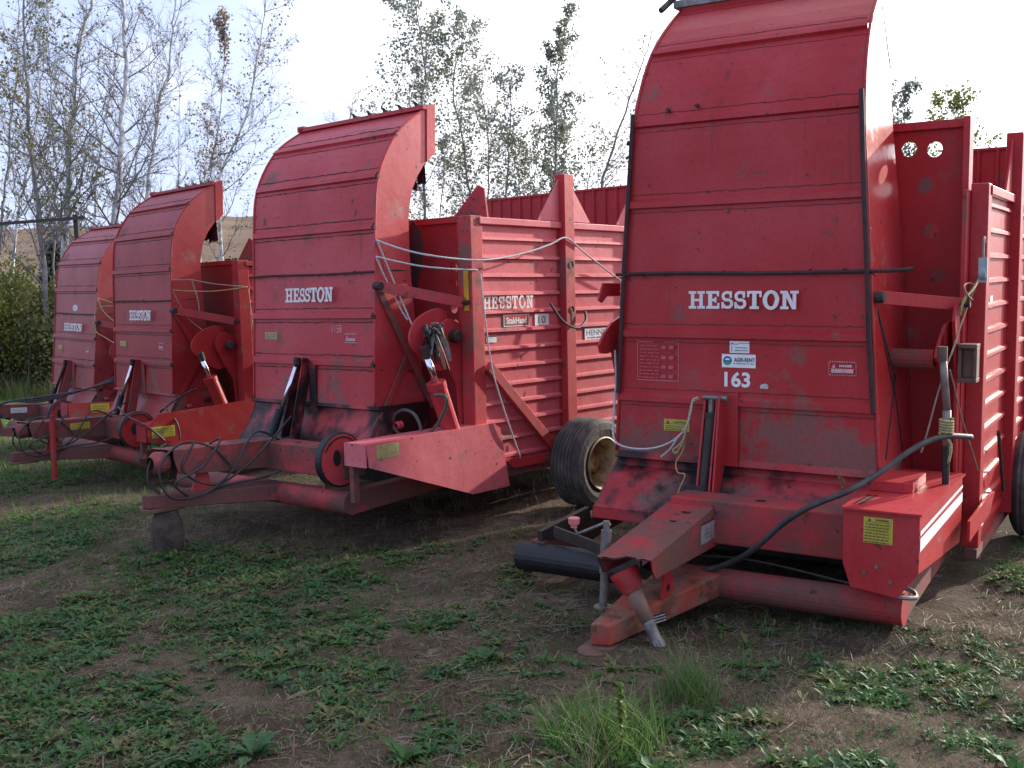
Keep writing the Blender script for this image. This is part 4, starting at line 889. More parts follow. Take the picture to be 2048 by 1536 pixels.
    o = npmesh('ground', V, F, m, attr=dict(weed=weedmask(X, Y).ravel(), lawn=lawn.ravel(), field=field.ravel(), ridge=ridge.ravel()), smooth=True)
    o['kind'] = 'structure'
ground()
def gheight(x, y):
    near = np.clip((14 - y) / 6, 0, 1)
    return gz(x, y) + ((vnoise(x, y, .35, 1) - .5) * .05 + (vnoise(x, y, .13, 2) - .5) * .028) * near
def leafmat(name, a, b2, rough=.55, trans=.35, scale=3):
    m, t, b = newmat(name); tc_ = nnode(t, 'ShaderNodeTexCoord').outputs['Object']
    n_ = noise(t, tc_, scale, 3); n2 = noise(t, tc_, scale * 9, 2)
    c = mix(t, ramp(t, n_, .35, .65), a, b2); c = mix(t, ramp(t, n2, .4, .7, 0, .5), c, tuple(v * .5 for v in a))
    t.links.new(c, b.inputs['Base Color']); b.inputs['Roughness'].default_value = rough; b.inputs['Specular IOR Level'].default_value = .3
    tr = nnode(t, 'ShaderNodeBsdfTranslucent'); t.links.new(c, tr.inputs[0]); ms = nnode(t, 'ShaderNodeMixShader'); ms.inputs[0].default_value = trans
    out = [n for n in t.nodes if n.type == 'OUTPUT_MATERIAL'][0]
    t.links.new(b.outputs[0], ms.inputs[1]); t.links.new(tr.outputs[0], ms.inputs[2]); t.links.new(ms.outputs[0], out.inputs[0]); return m
M_weed = leafmat('weed_leaf', (.045, .125, .030), (.085, .175, .04), scale=2)
M_weed2 = leafmat('thistle_leaf', (.055, .135, .050), (.095, .175, .065), scale=2)
M_dead = leafmat('dead_leaf', (.09, .065, .045), (.05, .035, .028), scale=4, trans=.1)
M_weedo = leafmat('yellowing_weed_leaf', (.13, .15, .045), (.20, .17, .07), scale=2)
M_grass = leafmat('green_grass', (.08, .18, .035), (.13, .23, .05), scale=3)
M_straw = leafmat('dry_straw', (.31, .235, .16), (.17, .12, .08), trans=.15, scale=5)
M_dryg = leafmat('dry_grass', (.25, .19, .11), (.15, .11, .055), trans=.3, scale=4)
# ---- leaf templates: strips of quads along a bent midrib, toothed outline
def leaf_t(n, length, width, teeth, droop, seed):
    r = np.random.default_rng(seed); V = []; F = []
    for i in range(n + 1):
        t = i / n; x = length * t; z = length * (.55 * t - droop * t * t); w_ = width * math.sin(math.pi * min(t * .92 + .08, 1)) ** .8 * (1 + (teeth * (1 if i % 2 else -1)) * r.uniform(.5, 1))
        if i == n: w_ = .002
        V += [(x, -w_ / 2, z + .2 * w_), (x, 0, z), (x, w_ / 2, z + .2 * w_)]
    for i in range(n):
        a = 3 * i; F += [(a, a + 3, a + 4, a + 1), (a + 1, a + 4, a + 5, a + 2)]
    return np.array(V), np.array(F)
def rosette(nl, length, width, teeth, seed):
    r = np.random.default_rng(seed); VV = []; FF = []; o = 0
    for i in range(nl):
        V, F = leaf_t(5, length * r.uniform(.6, 1.1), width * r.uniform(.7, 1.1), teeth, r.uniform(.35, .75), seed * 31 + i)
        a = i * 2.399 + r.uniform(-.3, .3); ca, sa = math.cos(a), math.sin(a); tl = r.uniform(-.1, .7)
        x = V[:, 0] * math.cos(tl) - V[:, 2] * math.sin(tl) * .3; z = V[:, 2] * math.cos(tl) + V[:, 0] * math.sin(tl)
        VV.append(np.stack([x * ca - V[:, 1] * sa, x * sa + V[:, 1] * ca, z], -1)); FF.append(F + o); o += len(V)
    return np.concatenate(VV), np.concatenate(FF)
def blades(n, spread, h, w_, seed, lean=.5):
    r = np.random.default_rng(seed); V = []; F = []
    for i in range(n):
        a = r.uniform(0, 6.283); rr_ = spread * r.random() ** .7; x0, y0 = rr_ * math.cos(a), rr_ * math.sin(a); hh = h * r.uniform(.45, 1.1); b_ = r.uniform(0, 6.283); ln = r.uniform(.1, 1) * lean * hh; o = len(V)
        pw = r.uniform(0, 6.28); wx, wy = math.cos(pw) * w_ / 2, math.sin(pw) * w_ / 2
        for j in range(4):
            t = j / 3; x = x0 + math.cos(b_) * ln * t * t; y = y0 + math.sin(b_) * ln * t * t; z = hh * (t - .18 * lean * t * t); k = 1 - t * .92
            V += [(x - wx * k, y - wy * k, z), (x + wx * k, y + wy * k, z)]
        for j in range(3): F.append((o + 2 * j, o + 2 * j + 1, o + 2 * j + 3, o + 2 * j + 2))
    return np.array(V), np.array(F)
def scatter(name, temps, xs, ys, scl, mats, mi_per=None, zoff=-.005, flat=None):
    VV = []; FF = []; MI = []; o = 0; n = len(xs); which = rng.integers(0, len(temps), n); an = rng.uniform(0, 6.283, n); zz = gheight(xs, ys) + zoff
    for k, (V, F) in enumerate(temps):
        ids = np.where(which == k)[0]
        if not len(ids): continue
        ca, sa = np.cos(an[ids])[:, None], np.sin(an[ids])[:, None]; s_ = scl[ids][:, None]
        X = (V[None, :, 0] * ca - V[None, :, 1] * sa) * s_ + xs[ids][:, None]; Y = (V[None, :, 0] * sa + V[None, :, 1] * ca) * s_ + ys[ids][:, None]; Z = V[None, :, 2] * s_ + zz[ids][:, None]
        VV.append(np.stack([X, Y, Z], -1).reshape(-1, 3)); FF.append((F[None] + (np.arange(len(ids)) * len(V))[:, None, None]).reshape(-1, F.shape[1]) + o); o += len(ids) * len(V)
        MI.append(np.repeat(rng.integers(0, len(mats), len(ids)), len(F)))
    ob = npmesh(name, np.concatenate(VV), np.concatenate(FF), mats, np.concatenate(MI)); return ob
def sample(n, x0, x1, y0, y1, fn):
    xs = rng.uniform(x0, x1, n); ys = rng.uniform(y0, y1, n); k = rng.random(n) < fn(xs, ys); return xs[k], ys[k]
def infoot(x, y):          # footprints of the wagons' lower frames
    m = np.zeros(len(x), bool)
    for k in ('M1', 'M2', 'M3', 'M4'):
        P = POSE[k]; dx, dy = x - P[3][0], y - P[3][1]; lx = P[0][0] * dx + P[1][0] * dy; ly_ = P[0][1] * dx + P[1][1] * dy
        m |= (lx > -.5) & (lx < 2.1) & (ly_ > -.4) & (ly_ < 4.4)
    return m
view = lambda x, y: np.abs(x) < y * .56 + .6
# low weeds
xs, ys = sample(62000, -6.5, 4.2, 3.0, 13.5, lambda x, y: np.clip(1.5 * weedmask(x, y), 0, 1) * view(x, y) * ~infoot(x, y) * np.clip(1.25 - y * .06, .3, 1))
T = [rosette(10, .055, .016, .45, s) for s in range(5)] + [rosette(9, .040, .018, .35, s + 9) for s in range(3)]
tag(scatter('low_weeds', T, xs, ys, rng.uniform(.45, 1.45, len(xs)) * (.75 + .5 * vnoise(xs, ys, .3, 44)), [M_weed, M_weed2, M_weed, M_weedo]), None, None, None, 'stuff')
# moss-like sprouts everywhere
xs, ys = sample(26000, -6, 4.4, 3.0, 12, lambda x, y: (.16 + .5 * (vnoise(x, y, .4, 8) > .55)) * view(x, y) * ~infoot(x, y))
T = [rosette(6, .028, .010, .3, s + 20) for s in range(4)] + [rosette(4, .045, .009, .4, s + 25) for s in range(2)]
tag(scatter('sprouts', T, xs, ys, rng.uniform(.5, 1.2, len(xs)), [M_weed, M_grass]), None, None, None, 'stuff')
# green grass at the left and around the tufts
def gmask(x, y):
    m = np.clip((-x - .9 - .16 * y) * 1.8, 0, .95) * (vnoise(x, y, .5, 12) > .35)
    m = np.maximum(m, .5 * weedmask(x, y)); 
    m = np.maximum(m, .9 * (((x - 3.3) / .7) ** 2 + ((y - 6.9) / 1.2) ** 2 < 1)); return m
xs, ys = sample(9000, -8, 5, 3.0, 14, lambda x, y: gmask(x, y) * view(x, y) * ~infoot(x, y))
T = [blades(7, .03, .11, .0045, s, .9) for s in range(5)]
tag(scatter('green_grass', T, xs, ys, rng.uniform(.6, 1.25, len(xs)), [M_grass, M_grass, M_weed]), None, None, None, 'stuff')
xs, ys = sample(26000, -24, -3.2, 12, 40, lambda x, y: (np.abs(x) < y * .6 + .6) * np.clip(1.2 - y / 45, 0, 1))
T = [blades(6, .10, .16, .010, s + 50, .9) for s in range(4)]
tag(scatter('lawn_grass', T, xs, ys, rng.uniform(.6, 1.25, len(xs)), [M_grass, M_grass, M_weed]), None, None, None, 'stuff')
xs, ys = sample(9000, -6, 4.4, 3.0, 11, lambda x, y: (.25 + .4 * weedmask(x, y)) * view(x, y) * ~infoot(x, y))
T = [blades(14, .10, .045, .0026, s + 500, 1.6) for s in range(6)]
xs2, ys2 = sample(30000, -6, 4.4, 3.0, 12, lambda x, y: (.55 + .35 * (vnoise(x, y, .5, 61) > .45)) * view(x, y) * ~infoot(x, y) * np.clip(1.25 - y * .07, .3, 1))
tag(scatter('matted_thatch', T, xs2, ys2, rng.uniform(.5, 1.5, len(xs2)), [M_straw, M_dryg, M_weed, M_weed, M_weedo, M_dead, M_dead]), None, None, None, 'stuff')
T = [blades(3, .02, .10, .0028, s + 400, .7) for s in range(5)]
tag(scatter('dry_stems', T, xs, ys, rng.uniform(.4, 1.3, len(xs)), [M_straw, M_dryg, M_grass]), None, None, None, 'stuff')
# fallen straw
def straw(n_, seed):
    r = np.random.default_rng(seed); V = []; F = []
    for i in range(n_):
        a = r.uniform(0, 6.28); l_ = r.uniform(.02, .11); x, y = r.uniform(-.08, .08, 2); w_ = r.uniform(.0007, .0020); o = len(V); bend = r.uniform(-.4, .4); z0 = r.uniform(.002, .012); z1 = r.uniform(.002, .03)
        for j in range(3):
            t = j / 2; aa = a + bend * t; px, py = x + l_ * t * math.cos(aa), y + l_ * t * math.sin(aa); nx_, ny_ = -math.sin(aa) * w_, math.cos(aa) * w_
            V += [(px - nx_, py - ny_, z0 + (z1 - z0) * t), (px + nx_, py + ny_, z0 + (z1 - z0) * t + .001)]
        for j in range(2): F.append((o + 2 * j, o + 2 * j + 1, o + 2 * j + 3, o + 2 * j + 2))
    return np.array(V), np.array(F)
xs, ys = sample(20000, -6.5, 4.5, 2.9, 13, lambda x, y: (.18 + .8 * (vnoise(x, y, .6, 21) > .5)) * np.clip(1 - .8 * weedmask(x, y), 0, 1) * view(x, y) * np.clip(1.3 - y * .08, .25, 1))
T = [straw(6, s) for s in range(7)]
tag(scatter('fallen_straw', T, xs, ys, rng.uniform(.6, 1.3, len(xs)), [M_straw, M_dryg, M_straw]), None, None, None, 'stuff')
# standing dry grass beside and under the wagons
def dmask(x, y):
    m = .9 * (((x - .35) / 1.3) ** 2 + ((y - 9.6) / 1.6) ** 2 < 1) * (vnoise(x, y, .3, 31) > .3)
    m = np.maximum(m, .55 * (((x + 3.4) / 1.8) ** 2 + ((y - 9.8) / 1.1) ** 2 < 1)); m = np.maximum(m, .5 * (((x + .9) / 2.4) ** 2 + ((y - 8.1) / .7) ** 2 < 1))
    m = np.maximum(m, .5 * (((x + 6.4) / 2.4) ** 2 + ((y - 13.4) / 2.2) ** 2 < 1)); m = np.maximum(m, .16 * (((x - 1.2) / 1.8) ** 2 + ((y - 4.9) / .8) ** 2 < 1)); return m
xs, ys = sample(9000, -9, 4, 3.2, 16, lambda x, y: dmask(x, y))
T = [blades(6, .05, .17, .0035, s + 80, .8) for s in range(5)]
tag(scatter('dry_grass', T, xs, ys, rng.uniform(.45, 1.2, len(xs)), [M_dryg, M_straw]), None, None, None, 'stuff')
# ------------------------------------------------------------------ single plants
def single(name, temps, x, y, sc, mats, label, cat, group=None):
    V = []; F = []; MI = []; o = 0
    for (Vt, Ft), mi in temps: V.append(Vt); F.append(Ft + o); MI.append(np.full(len(Ft), mi)); o += len(Vt)
    ob = npmesh(name, np.concatenate(V) * sc, np.concatenate(F), mats, np.concatenate(MI)); ob.location = (x, y, float(gheight(x, y)) - .01); return tag(ob, label, cat, group)
single('grass_tuft', [(blades(620, .26, .25, .008, 201, 1.0), 0), (blades(150, .26, .27, .003, 202, .8), 1), (blades(260, .34, .11, .004, 212, 1.4), 0), (blades(220, .34, .09, .0035, 213, 1.6), 1)], .36, 4.08, 1, [M_grass, M_straw], 'largest green grass tuft in front of the hitch of the nearest wagon', 'grass tuft', 'grass tufts by the nearest hitch')
single('grass_tuft', [(blades(200, .14, .26, .007, 203, .9), 0), (blades(90, .15, .30, .0032, 204, 1.0), 1), (blades(160, .24, .09, .0035, 214, 1.5), 1)], .79, 4.52, 1, [M_grass, M_straw], 'half dry grass tuft right below the hanging drive shaft end', 'grass tuft', 'grass tufts by the nearest hitch')
single('grass_tuft', [(blades(22, .04, .34, .004, 205, .9), 1), (blades(8, .03, .3, .005, 206, .9), 0)], .27, 3.72, 1, [M_grass, M_straw], 'pale dead grass stems at the bottom edge below the largest green tuft', 'grass tuft', 'grass tufts by the nearest hitch')
single('grass_tuft', [(blades(10, .03, .30, .004, 207, .9), 0), (blades(8, .04, .26, .003, 208, .9), 1)], 1.12, 4.95, 1, [M_grass, M_straw], 'thin sprig of tall grass standing close to the drawbar plate', 'grass tuft', 'grass tufts by the nearest hitch')
# seeding weed: stem with small knobs
def seedweed(h, seed):
    r = np.random.default_rng(seed); V = []; F = []
    def quad(c, s_):
        a = r.normal(size=3); a /= np.linalg.norm(a); b = np.cross(a, r.normal(size=3)); b /= np.linalg.norm(b); o = len(V)
        for u, v in ((-1, -1), (1, -1), (1, 1), (-1, 1)): V.append(tuple(np.array(c) + a * u * s_ + b * v * s_))
        F.append((o, o + 1, o + 2, o + 3))
    o = 0; V += [(-.003, 0, 0), (.003, 0, 0), (.001, 0, h), (-.001, 0, h), (0, -.003, 0), (0, .003, 0), (0, .001, h), (0, -.001, h)]; F += [(0, 1, 2, 3), (4, 5, 6, 7)]
    for i in range(260):
        t = r.random(); z = h * (.25 + .75 * t); a = r.uniform(0, 6.28); rr_ = .035 * (1 - t * .7) * r.random(); quad((rr_ * math.cos(a), rr_ * math.sin(a), z), r.uniform(.004, .008))
    return np.array(V), np.array(F)
single('seeding_weed', [(seedweed(.34, 5), 0), (rosette(7, .09, .03, .2, 77), 1)], .41, 3.86, 1, [leafmat('seed_green', (.17, .24, .06), (.12, .18, .05)), M_weed], 'upright pale green weed covered in seeds, standing in the grass tuft', 'weed')
k_ = 0
for x, y, sc, lab in ((-.15, 5.15, 1.9, 'jagged thistle on bare soil left of the nearest hitch'), (-2.62, 10.1, 1.2, None), (.52, 3.74, 1.7, 'broad leaved dock plant at the bottom edge right of the seeding weed'), (1.2, 3.70, 1.5, 'low leafy weed at the bottom edge below the clover patch'), (-.42, 3.95, 1.8, 'ragged thistle with a dry leaf near the bottom middle'), (-1.05, 4.1, 2.0, 'wide thistle rosette among grass at the lower left'), (1.85, 3.72, 1.3, 'small thistle rosette near the lower right corner'), (.10, 6.95, 1.6, 'grey green thistle in front of the black tube of the nearest wagon'), (-.95, 7.75, 1.5, 'tall thistle growing under the front of the faded wagon')):
    if lab: single('thistle_plant', [(rosette(12, .10, .035, .45, 300 + k_), 0), (rosette(8, .07, .03, .45, 340 + k_), 0)], x, y, sc * .75, [M_weed2 if k_ % 2 else M_weed], lab, 'weed', 'single weeds in the yard')
    k_ += 1
# ------------------------------------------------------------------ trees
def tubes(P0, P1, r0, r1, n=4):
    P0 = np.asarray(P0, float); P1 = np.asarray(P1, float); d = P1 - P0; d /= np.linalg.norm(d, axis=1, keepdims=True) + 1e-9
    a = np.cross(d, np.array([.31, .17, .94])); a /= np.linalg.norm(a, axis=1, keepdims=True) + 1e-9; b = np.cross(d, a); V = []
    ang = np.arange(n) * 2 * np.pi / n
    ca, sa = np.cos(ang)[None, :, None], np.sin(ang)[None, :, None]; rg = a[:, None] * ca + b[:, None] * sa
    A = P0[:, None] + rg * np.asarray(r0)[:, None, None]; B = P1[:, None] + rg * np.asarray(r1)[:, None, None]
    V = np.concatenate([A, B], 1).reshape(-1, 3); i = (np.arange(len(P0)) * 2 * n)[:, None]; k = np.arange(n)[None]
    F = np.stack([i + k, i + (k + 1) % n, i + n + (k + 1) % n, i + n + k], -1).reshape(-1, 4); return V, F
def quads(C, s_, r):
    n = len(C); a = r.normal(size=(n, 3)); a /= np.linalg.norm(a, axis=1, keepdims=True); b = np.cross(a, r.normal(size=(n, 3))); b /= np.linalg.norm(b, axis=1, keepdims=True)
    s1 = (s_ * r.uniform(.6, 1.2, n))[:, None]; s2 = s1 * .75
    V = np.stack([C - a * s1, C - b * s2, C + a * s1, C + b * s2], 1).reshape(-1, 3); F = np.arange(4 * n).reshape(n, 4); return V, F
M_bark = plain('pale_poplar_bark', (.68, .68, .70), .8, 0, .35, 6, .5, col2=(.24, .22, .20))
M_bark2 = plain('grey_bark', (.24, .22, .22), .85, 0, .4, 6, .5)
M_twig = plain('twigs', (.20, .18, .19), .85, 0, .3, 6, 0)
M_twig2 = plain('pale_twigs', (.22, .20, .20), .85, 0, .3, 6, 0)
M_lf = {'brown': leafmat('brown_leaf', (.24, .17, .11), (.32, .24, .13), scale=.8), 'olive': leafmat('olive_leaf', (.14, .15, .05), (.24, .20, .07), scale=.8), 'grey': leafmat('grey_green_leaf', (.20, .24, .22), (.28, .29, .17), scale=.8), 'yellow': leafmat('yellow_green_leaf', (.26, .27, .06), (.17, .19, .05), scale=.8), 'dark': leafmat('dark_needle', (.018, .032, .022), (.03, .045, .03), scale=1, trans=.1)}
def tree(name, pts, r0, label, cat='tree', group=None, leaf='brown', dens=1.0, nb=26, blen=1.0, bark=M_bark, twig=M_twig, top=1, start=.22, leafsize=.05, seed=1, narrow=1.0, leafzone=(0, 1), extra=[]):
    r = np.random.default_rng(seed); pts = [np.array(p, float) for p in pts]
    b0 = pts[0].copy(); leafsize *= .9; g = float(gz(b0[0], b0[1])) - .15; base = b0 + (pts[0] - pts[1]) * ((b0[2] - g) / max((pts[1] - pts[0])[2], .3)) * .6; base[2] = g
    pts = [base] + pts
    if top: pts.append(pts[-1] + (pts[-1] - pts[-2]) / max(np.linalg.norm(pts[-1] - pts[-2]), .1) * top)
    path = np.array([list(p) for p in smoothpath(pts, 5)]); n = len(path); seg = np.linalg.norm(np.diff(path, axis=0), axis=1); L_ = np.concatenate([[0], np.cumsum(seg)]); Ht = L_[-1]; tt = L_ / Ht
    path[1:-1] += r.normal(scale=.02, size=(n - 2, 3)); rad = r0 * (1 - .88 * tt) ** .9
    b = MB(); b.tube([Vector(p) for p in path], list(map(float, rad)), 9)
    P0 = []; P1 = []; R0 = []; R1 = []; tips = []; thick = MB()
    def branch(p, d, l_, rr_, lvl):
        k = 5 if lvl == 0 else 3; q = p.copy(); d = d.copy()
        prev = q
        for i in range(k):
            d = d + r.normal(scale=.13, size=3) + np.array([0, 0, .10 if lvl == 0 else .05]); d /= np.linalg.norm(d); nq = prev + d * l_ / k
            f0, f1 = 1 - i / k * .8, 1 - (i + 1) / k * .8; P0.append(prev); P1.append(nq); R0.append(rr_ * f0); R1.append(rr_ * f1)
            if lvl < 2:
                for _ in range(2 if lvl == 0 else 2):
                    a = np.cross(d, r.normal(size=3)); a /= np.linalg.norm(a); dd = d * r.uniform(.5, .9) + a * .6; dd /= np.linalg.norm(dd); branch(prev + (nq - prev) * r.random(), dd, l_ * r.uniform(.28, .5), max(rr_ * .45, .0038), lvl + 1)
            prev = nq; 
            if lvl > 0: tips.append(nq)
        tips.append(prev)
    for i in range(nb):
        t = start + (1 - start) * (i + r.random()) / nb; t = min(t, .99); j = np.searchsorted(tt, t) - 1; f = (t - tt[j]) / (tt[j + 1] - tt[j] + 1e-9); p = path[j] * (1 - f) + path[j + 1] * f; ax = path[j + 1] - path[j]; ax /= np.linalg.norm(ax)
        a = r.uniform(0, 6.283); out = np.array([math.cos(a), math.sin(a), 0]); up = r.uniform(.55, 1.15) / narrow
        d = out + ax * up; d /= np.linalg.norm(d); l_ = 1.35 * blen * (.35 + 1.9 * (1 - t) ** .7 * (.35 + .65 * min(1, (t - start + .1) * 4))) * r.uniform(.6, 1.15)
        branch(p, d, l_, max(r0 * (1 - .9 * t) * .42, .011), 0)
    for sub in extra:
        sp = [np.array(p, float) for p in sub]; sp = np.array([list(p) for p in smoothpath(sp, 4)]); m_ = len(sp); b.tube([Vector(p) for p in sp], [float(r0 * .6 * (1 - .85 * i / m_)) for i in range(m_)], 7)
        for i in range(int(nb * .6)):
            j = r.integers(max(1, m_ // 5), m_ - 1); ax = sp[j + 1] - sp[j]; ax /= np.linalg.norm(ax); a = r.uniform(0, 6.283); d = np.array([math.cos(a), math.sin(a), 0]) + ax * 1.1; d /= np.linalg.norm(d); branch(sp[j], d, blen * r.uniform(.5, 1.2) * (1.3 - j / m_), .012, 0)
    root = empty(name, tuple(base)); tag(root, label, cat, group); b.v = [tuple(np.array(v) - base) for v in b.v]
    b.build('trunk', bark, root, smooth=True)
    V, F = tubes(np.array(P0) - base, np.array(P1) - base, np.array(R0), np.array(R1), 4); VV = [V]; FF = [F]; MI = [np.zeros(len(F), int)]; o = len(V)
    tp = np.array(tips); hz = (tp[:, 2] - base[2]) / max(path[-1][2] - base[2], 1)
    _c = path[np.clip(np.searchsorted(path[:, 2], tp[:, 2]), 0, n - 1)]; rad_ = np.hypot(tp[:, 0] - _c[:, 0], tp[:, 1] - _c[:, 1])
    keep = (r.random(len(tp)) < np.clip(rad_ / (.7 * blen), .12, 1)) & (hz > leafzone[0]) & (hz < leafzone[1]) & (vnoise(tp[:, 0] * 1.3 + tp[:, 1], tp[:, 2], .55, seed) > (.62 - .4 * min(dens, 1.4)))
    tp = tp[keep]; kk = max(0, int(len(tp) * dens * (.28 if group == GL else .42)))
    if kk and len(tp):
        C = tp[r.integers(0, len(tp), kk)] + r.normal(scale=.07, size=(kk, 3)) - base; V, F = quads(C, np.full(kk, leafsize), r); VV.append(V); FF.append(F + o); MI.append(np.ones(len(F), int))
    ob = npmesh('crown', np.concatenate(VV), np.concatenate(FF), [twig, M_lf[leaf]], np.concatenate(MI)); ob.parent = root; return root
GL = 'bare pale trunked trees at the left'
tree('poplar_tree', [(-11.821,28.658,2.838),(-11.663,28.723,4.308),(-11.598,28.749,5.544),(-11.417,28.821,6.580),(-11.350,28.847,7.411),(-11.242,28.890,8.150),(-10.962,28.997,9.083),(-10.750,29.076,10.011)], .125, 'thickest pale trunk of the left trees, kinked to the right near its top', group=GL, leaf='brown', dens=.30, nb=34, seed=2, top=1.5, start=.25)
tree('poplar_tree', [(-10.295,28.178,3.315),(-10.033,28.272,5.254),(-9.926,28.310,6.465),(-9.786,28.359,7.387),(-9.801,28.354,8.029),(-9.784,28.360,9.282),(-9.769,28.365,10.044)], .12, 'straight pale trunk rising above the orange red wagon, branches opening right at mid height', group=GL, leaf='brown', dens=.28, nb=34, seed=3, top=1.5, start=.2)
tree('poplar_tree', [(-9.853,29.393,3.917),(-9.545,29.494,5.651),(-9.331,29.562,6.983),(-9.100,29.634,7.625),(-8.955,29.678,8.571),(-8.792,29.727,9.623),(-8.704,29.753,10.161)], .085, 'slim pale trunk leaning right, above the curved hood of the orange red wagon', group=GL, leaf='brown', dens=.16, nb=30, seed=4, top=1.2, start=.2)
tree('poplar_tree', [(-11.555,26.599,3.010),(-11.579,26.588,4.124),(-11.653,26.556,5.836),(-11.632,26.565,6.601),(-11.648,26.558,7.444),(-11.592,26.583,8.849)], .085, 'olive leaved tree with a curved grey trunk nearest the left edge', group=GL, leaf='olive', dens=1.5, nb=36, seed=5, top=1.5, start=.25, bark=M_bark2, leafzone=(.36, .95), blen=1.15)
tree('poplar_tree', [(-12.191,31.739,3.545),(-12.017,31.805,5.169),(-11.722,31.916,6.877),(-11.491,32.000,7.820),(-11.287,32.072,8.992)], .06, 'thin pale trunk between the two thickest left trees', group=GL, leaf='brown', dens=.2, nb=26, seed=6, top=1.2, start=.2)
tree('poplar_tree', [(-14.917,32.764,3.948),(-14.668,32.876,5.018),(-14.330,33.025,6.516),(-14.167,33.095,7.627),(-13.930,33.196,9.147)], .07, 'thin pale trunk leaning right across the bushes at the left', group=GL, leaf='brown', dens=.3, nb=22, seed=7, top=1.5, start=.3)
tree('poplar_tree', [(-15.332,32.572,3.960),(-15.190,32.638,4.719),(-14.923,32.761,6.837),(-14.715,32.855,8.345),(-14.575,32.918,9.990)], .055, 'thin grey trunk cut by the left edge of the photo', group=GL, leaf='olive', dens=.5, nb=20, seed=8, top=1.5, start=.3, bark=M_bark2)
tree('poplar_tree', [(-10.465,34.445,4.292),(-10.382,34.470,5.730),(-10.295,34.496,7.254),(-10.150,34.540,9.098)], .035, 'sapling with a very thin upright stem left of the forked tree', group=GL, leaf='brown', dens=.2, nb=20, seed=9, top=.8, start=.2, blen=.7)
tree('poplar_tree', [(-7.943,29.965,3.778),(-7.941,29.966,4.710),(-7.194,30.154,6.394),(-6.812,30.242,7.849),(-6.484,30.314,9.596),(-6.335,30.346,10.281)], .06, 'forked tree with two stems and brown leaves just right of the orange red hood', group=GL, leaf='brown', dens=.75, nb=30, seed=10, top=1, start=.25, extra=[[(-7.938,29.966,4.474),(-8.149,29.910,5.027),(-7.873,29.984,6.217),(-7.632,30.046,8.098),(-7.567,30.062,9.282)]], blen=.95)
tree('poplar_tree', [(-10.321,36.572,4.101),(-10.037,36.650,6.477),(-9.803,36.714,8.499),(-9.830,36.707,9.998)], .04, 'spindly brown leaved tree behind the forked one', group=GL, leaf='brown', dens=.5, nb=24, seed=11, top=.8, start=.45, blen=.6)
tree('poplar_tree', [(-13.155,37.775,3.708),(-12.962,37.842,5.993),(-12.542,37.983,8.094),(-12.289,38.065,10.007),(-12.118,38.120,11.563)], .035, 'faint distant stem seen between two pale trunks above the orange red wagon', group=GL, leaf='brown', dens=.3, nb=24, seed=31, top=.8, start=.2, blen=.8)
tree('poplar_tree', [(-14.781,35.007,3.447),(-14.621,35.074,5.403),(-14.630,35.071,7.339),(-14.600,35.084,8.938),(-14.561,35.099,10.684)], .04, 'thin stem with clumps of leaves left of the thickest trunk', group=GL, leaf='olive', dens=.6, nb=24, seed=32, top=.8, start=.3, blen=.9, bark=M_bark2)
GM = 'leafy young trees behind the wagons'
tree('aspen_tree', [(-2.685,36.902,5.843),(-2.697,36.902,7.728),(-2.525,36.914,8.924),(-2.685,36.902,10.414),(-2.786,36.895,11.561)], .075, 'tall spreading grey leaved tree behind the hood of the faded wagon', group=GM, leaf='grey', dens=1.7, nb=36, seed=12, top=.7, start=.42, bark=M_bark2, leafsize=.065, blen=1.25)
tree('aspen_tree', [(-1.035,36.986,4.098),(-1.208,36.980,5.461),(-1.295,36.977,6.778),(-1.597,36.966,8.375),(-1.114,36.983,10.385)], .06, 'right hand stem of the tall pair, with leaves reaching the top edge', group=GM, leaf='grey', dens=1.5, nb=30, seed=13, top=.6, start=.35, bark=M_bark2, twig=M_twig2, leafsize=.06, blen=1.0)
tree('aspen_tree', [(-0.476,37.997,3.977),(-0.457,37.997,4.774),(-0.441,37.997,6.919),(-0.617,37.995,8.421),(-0.799,37.992,9.636)], .05, 'slender tree with thin leaves behind the corner of the faded wagon', group=GM, leaf='brown', dens=.8, nb=28, seed=14, top=.6, start=.3, bark=M_twig2, twig=M_twig2, blen=.85, leafsize=.055)
tree('aspen_tree', [(0.024,36.000,3.841),(0.162,36.000,4.661),(0.307,35.999,6.624),(0.402,35.998,7.828),(0.349,35.998,8.487)], .06, 'short forked tree left of the tall triangular post', group=GM, leaf='grey', dens=1.2, nb=28, seed=15, top=.4, start=.3, bark=M_bark2, twig=M_twig2, blen=.95, leafsize=.06)
tree('aspen_tree', [(1.640,35.963,3.972),(1.799,35.955,5.274),(1.891,35.950,6.584),(1.998,35.945,8.820),(2.304,35.926,10.065)], .065, 'pointed narrow tree directly behind the triangular post', group=GM, leaf='grey', dens=1.9, nb=40, seed=16, top=.8, start=.3, bark=M_bark2, twig=M_twig2, blen=.62, narrow=.8, leafsize=.06)
tree('aspen_tree', [(2.908,34.879,3.872),(3.263,34.848,4.756),(3.804,34.793,6.382),(4.286,34.737,7.688),(4.746,34.677,8.934)], .085, 'bare trunk leaning right beside the nearest wagon', group=GM, leaf='brown', dens=.45, nb=30, seed=17, top=.6, start=.25, bark=M_bark2, twig=M_twig2, blen=1.0)
tree('aspen_tree', [(2.651,35.902,3.779),(2.904,35.883,4.859),(3.124,35.864,6.099),(3.198,35.858,6.593)], .045, 'small crooked tree left of the leaning trunk', group=GM, leaf='grey', dens=.9, nb=22, seed=18, top=.3, start=.3, bark=M_bark2, twig=M_twig2, blen=.8)
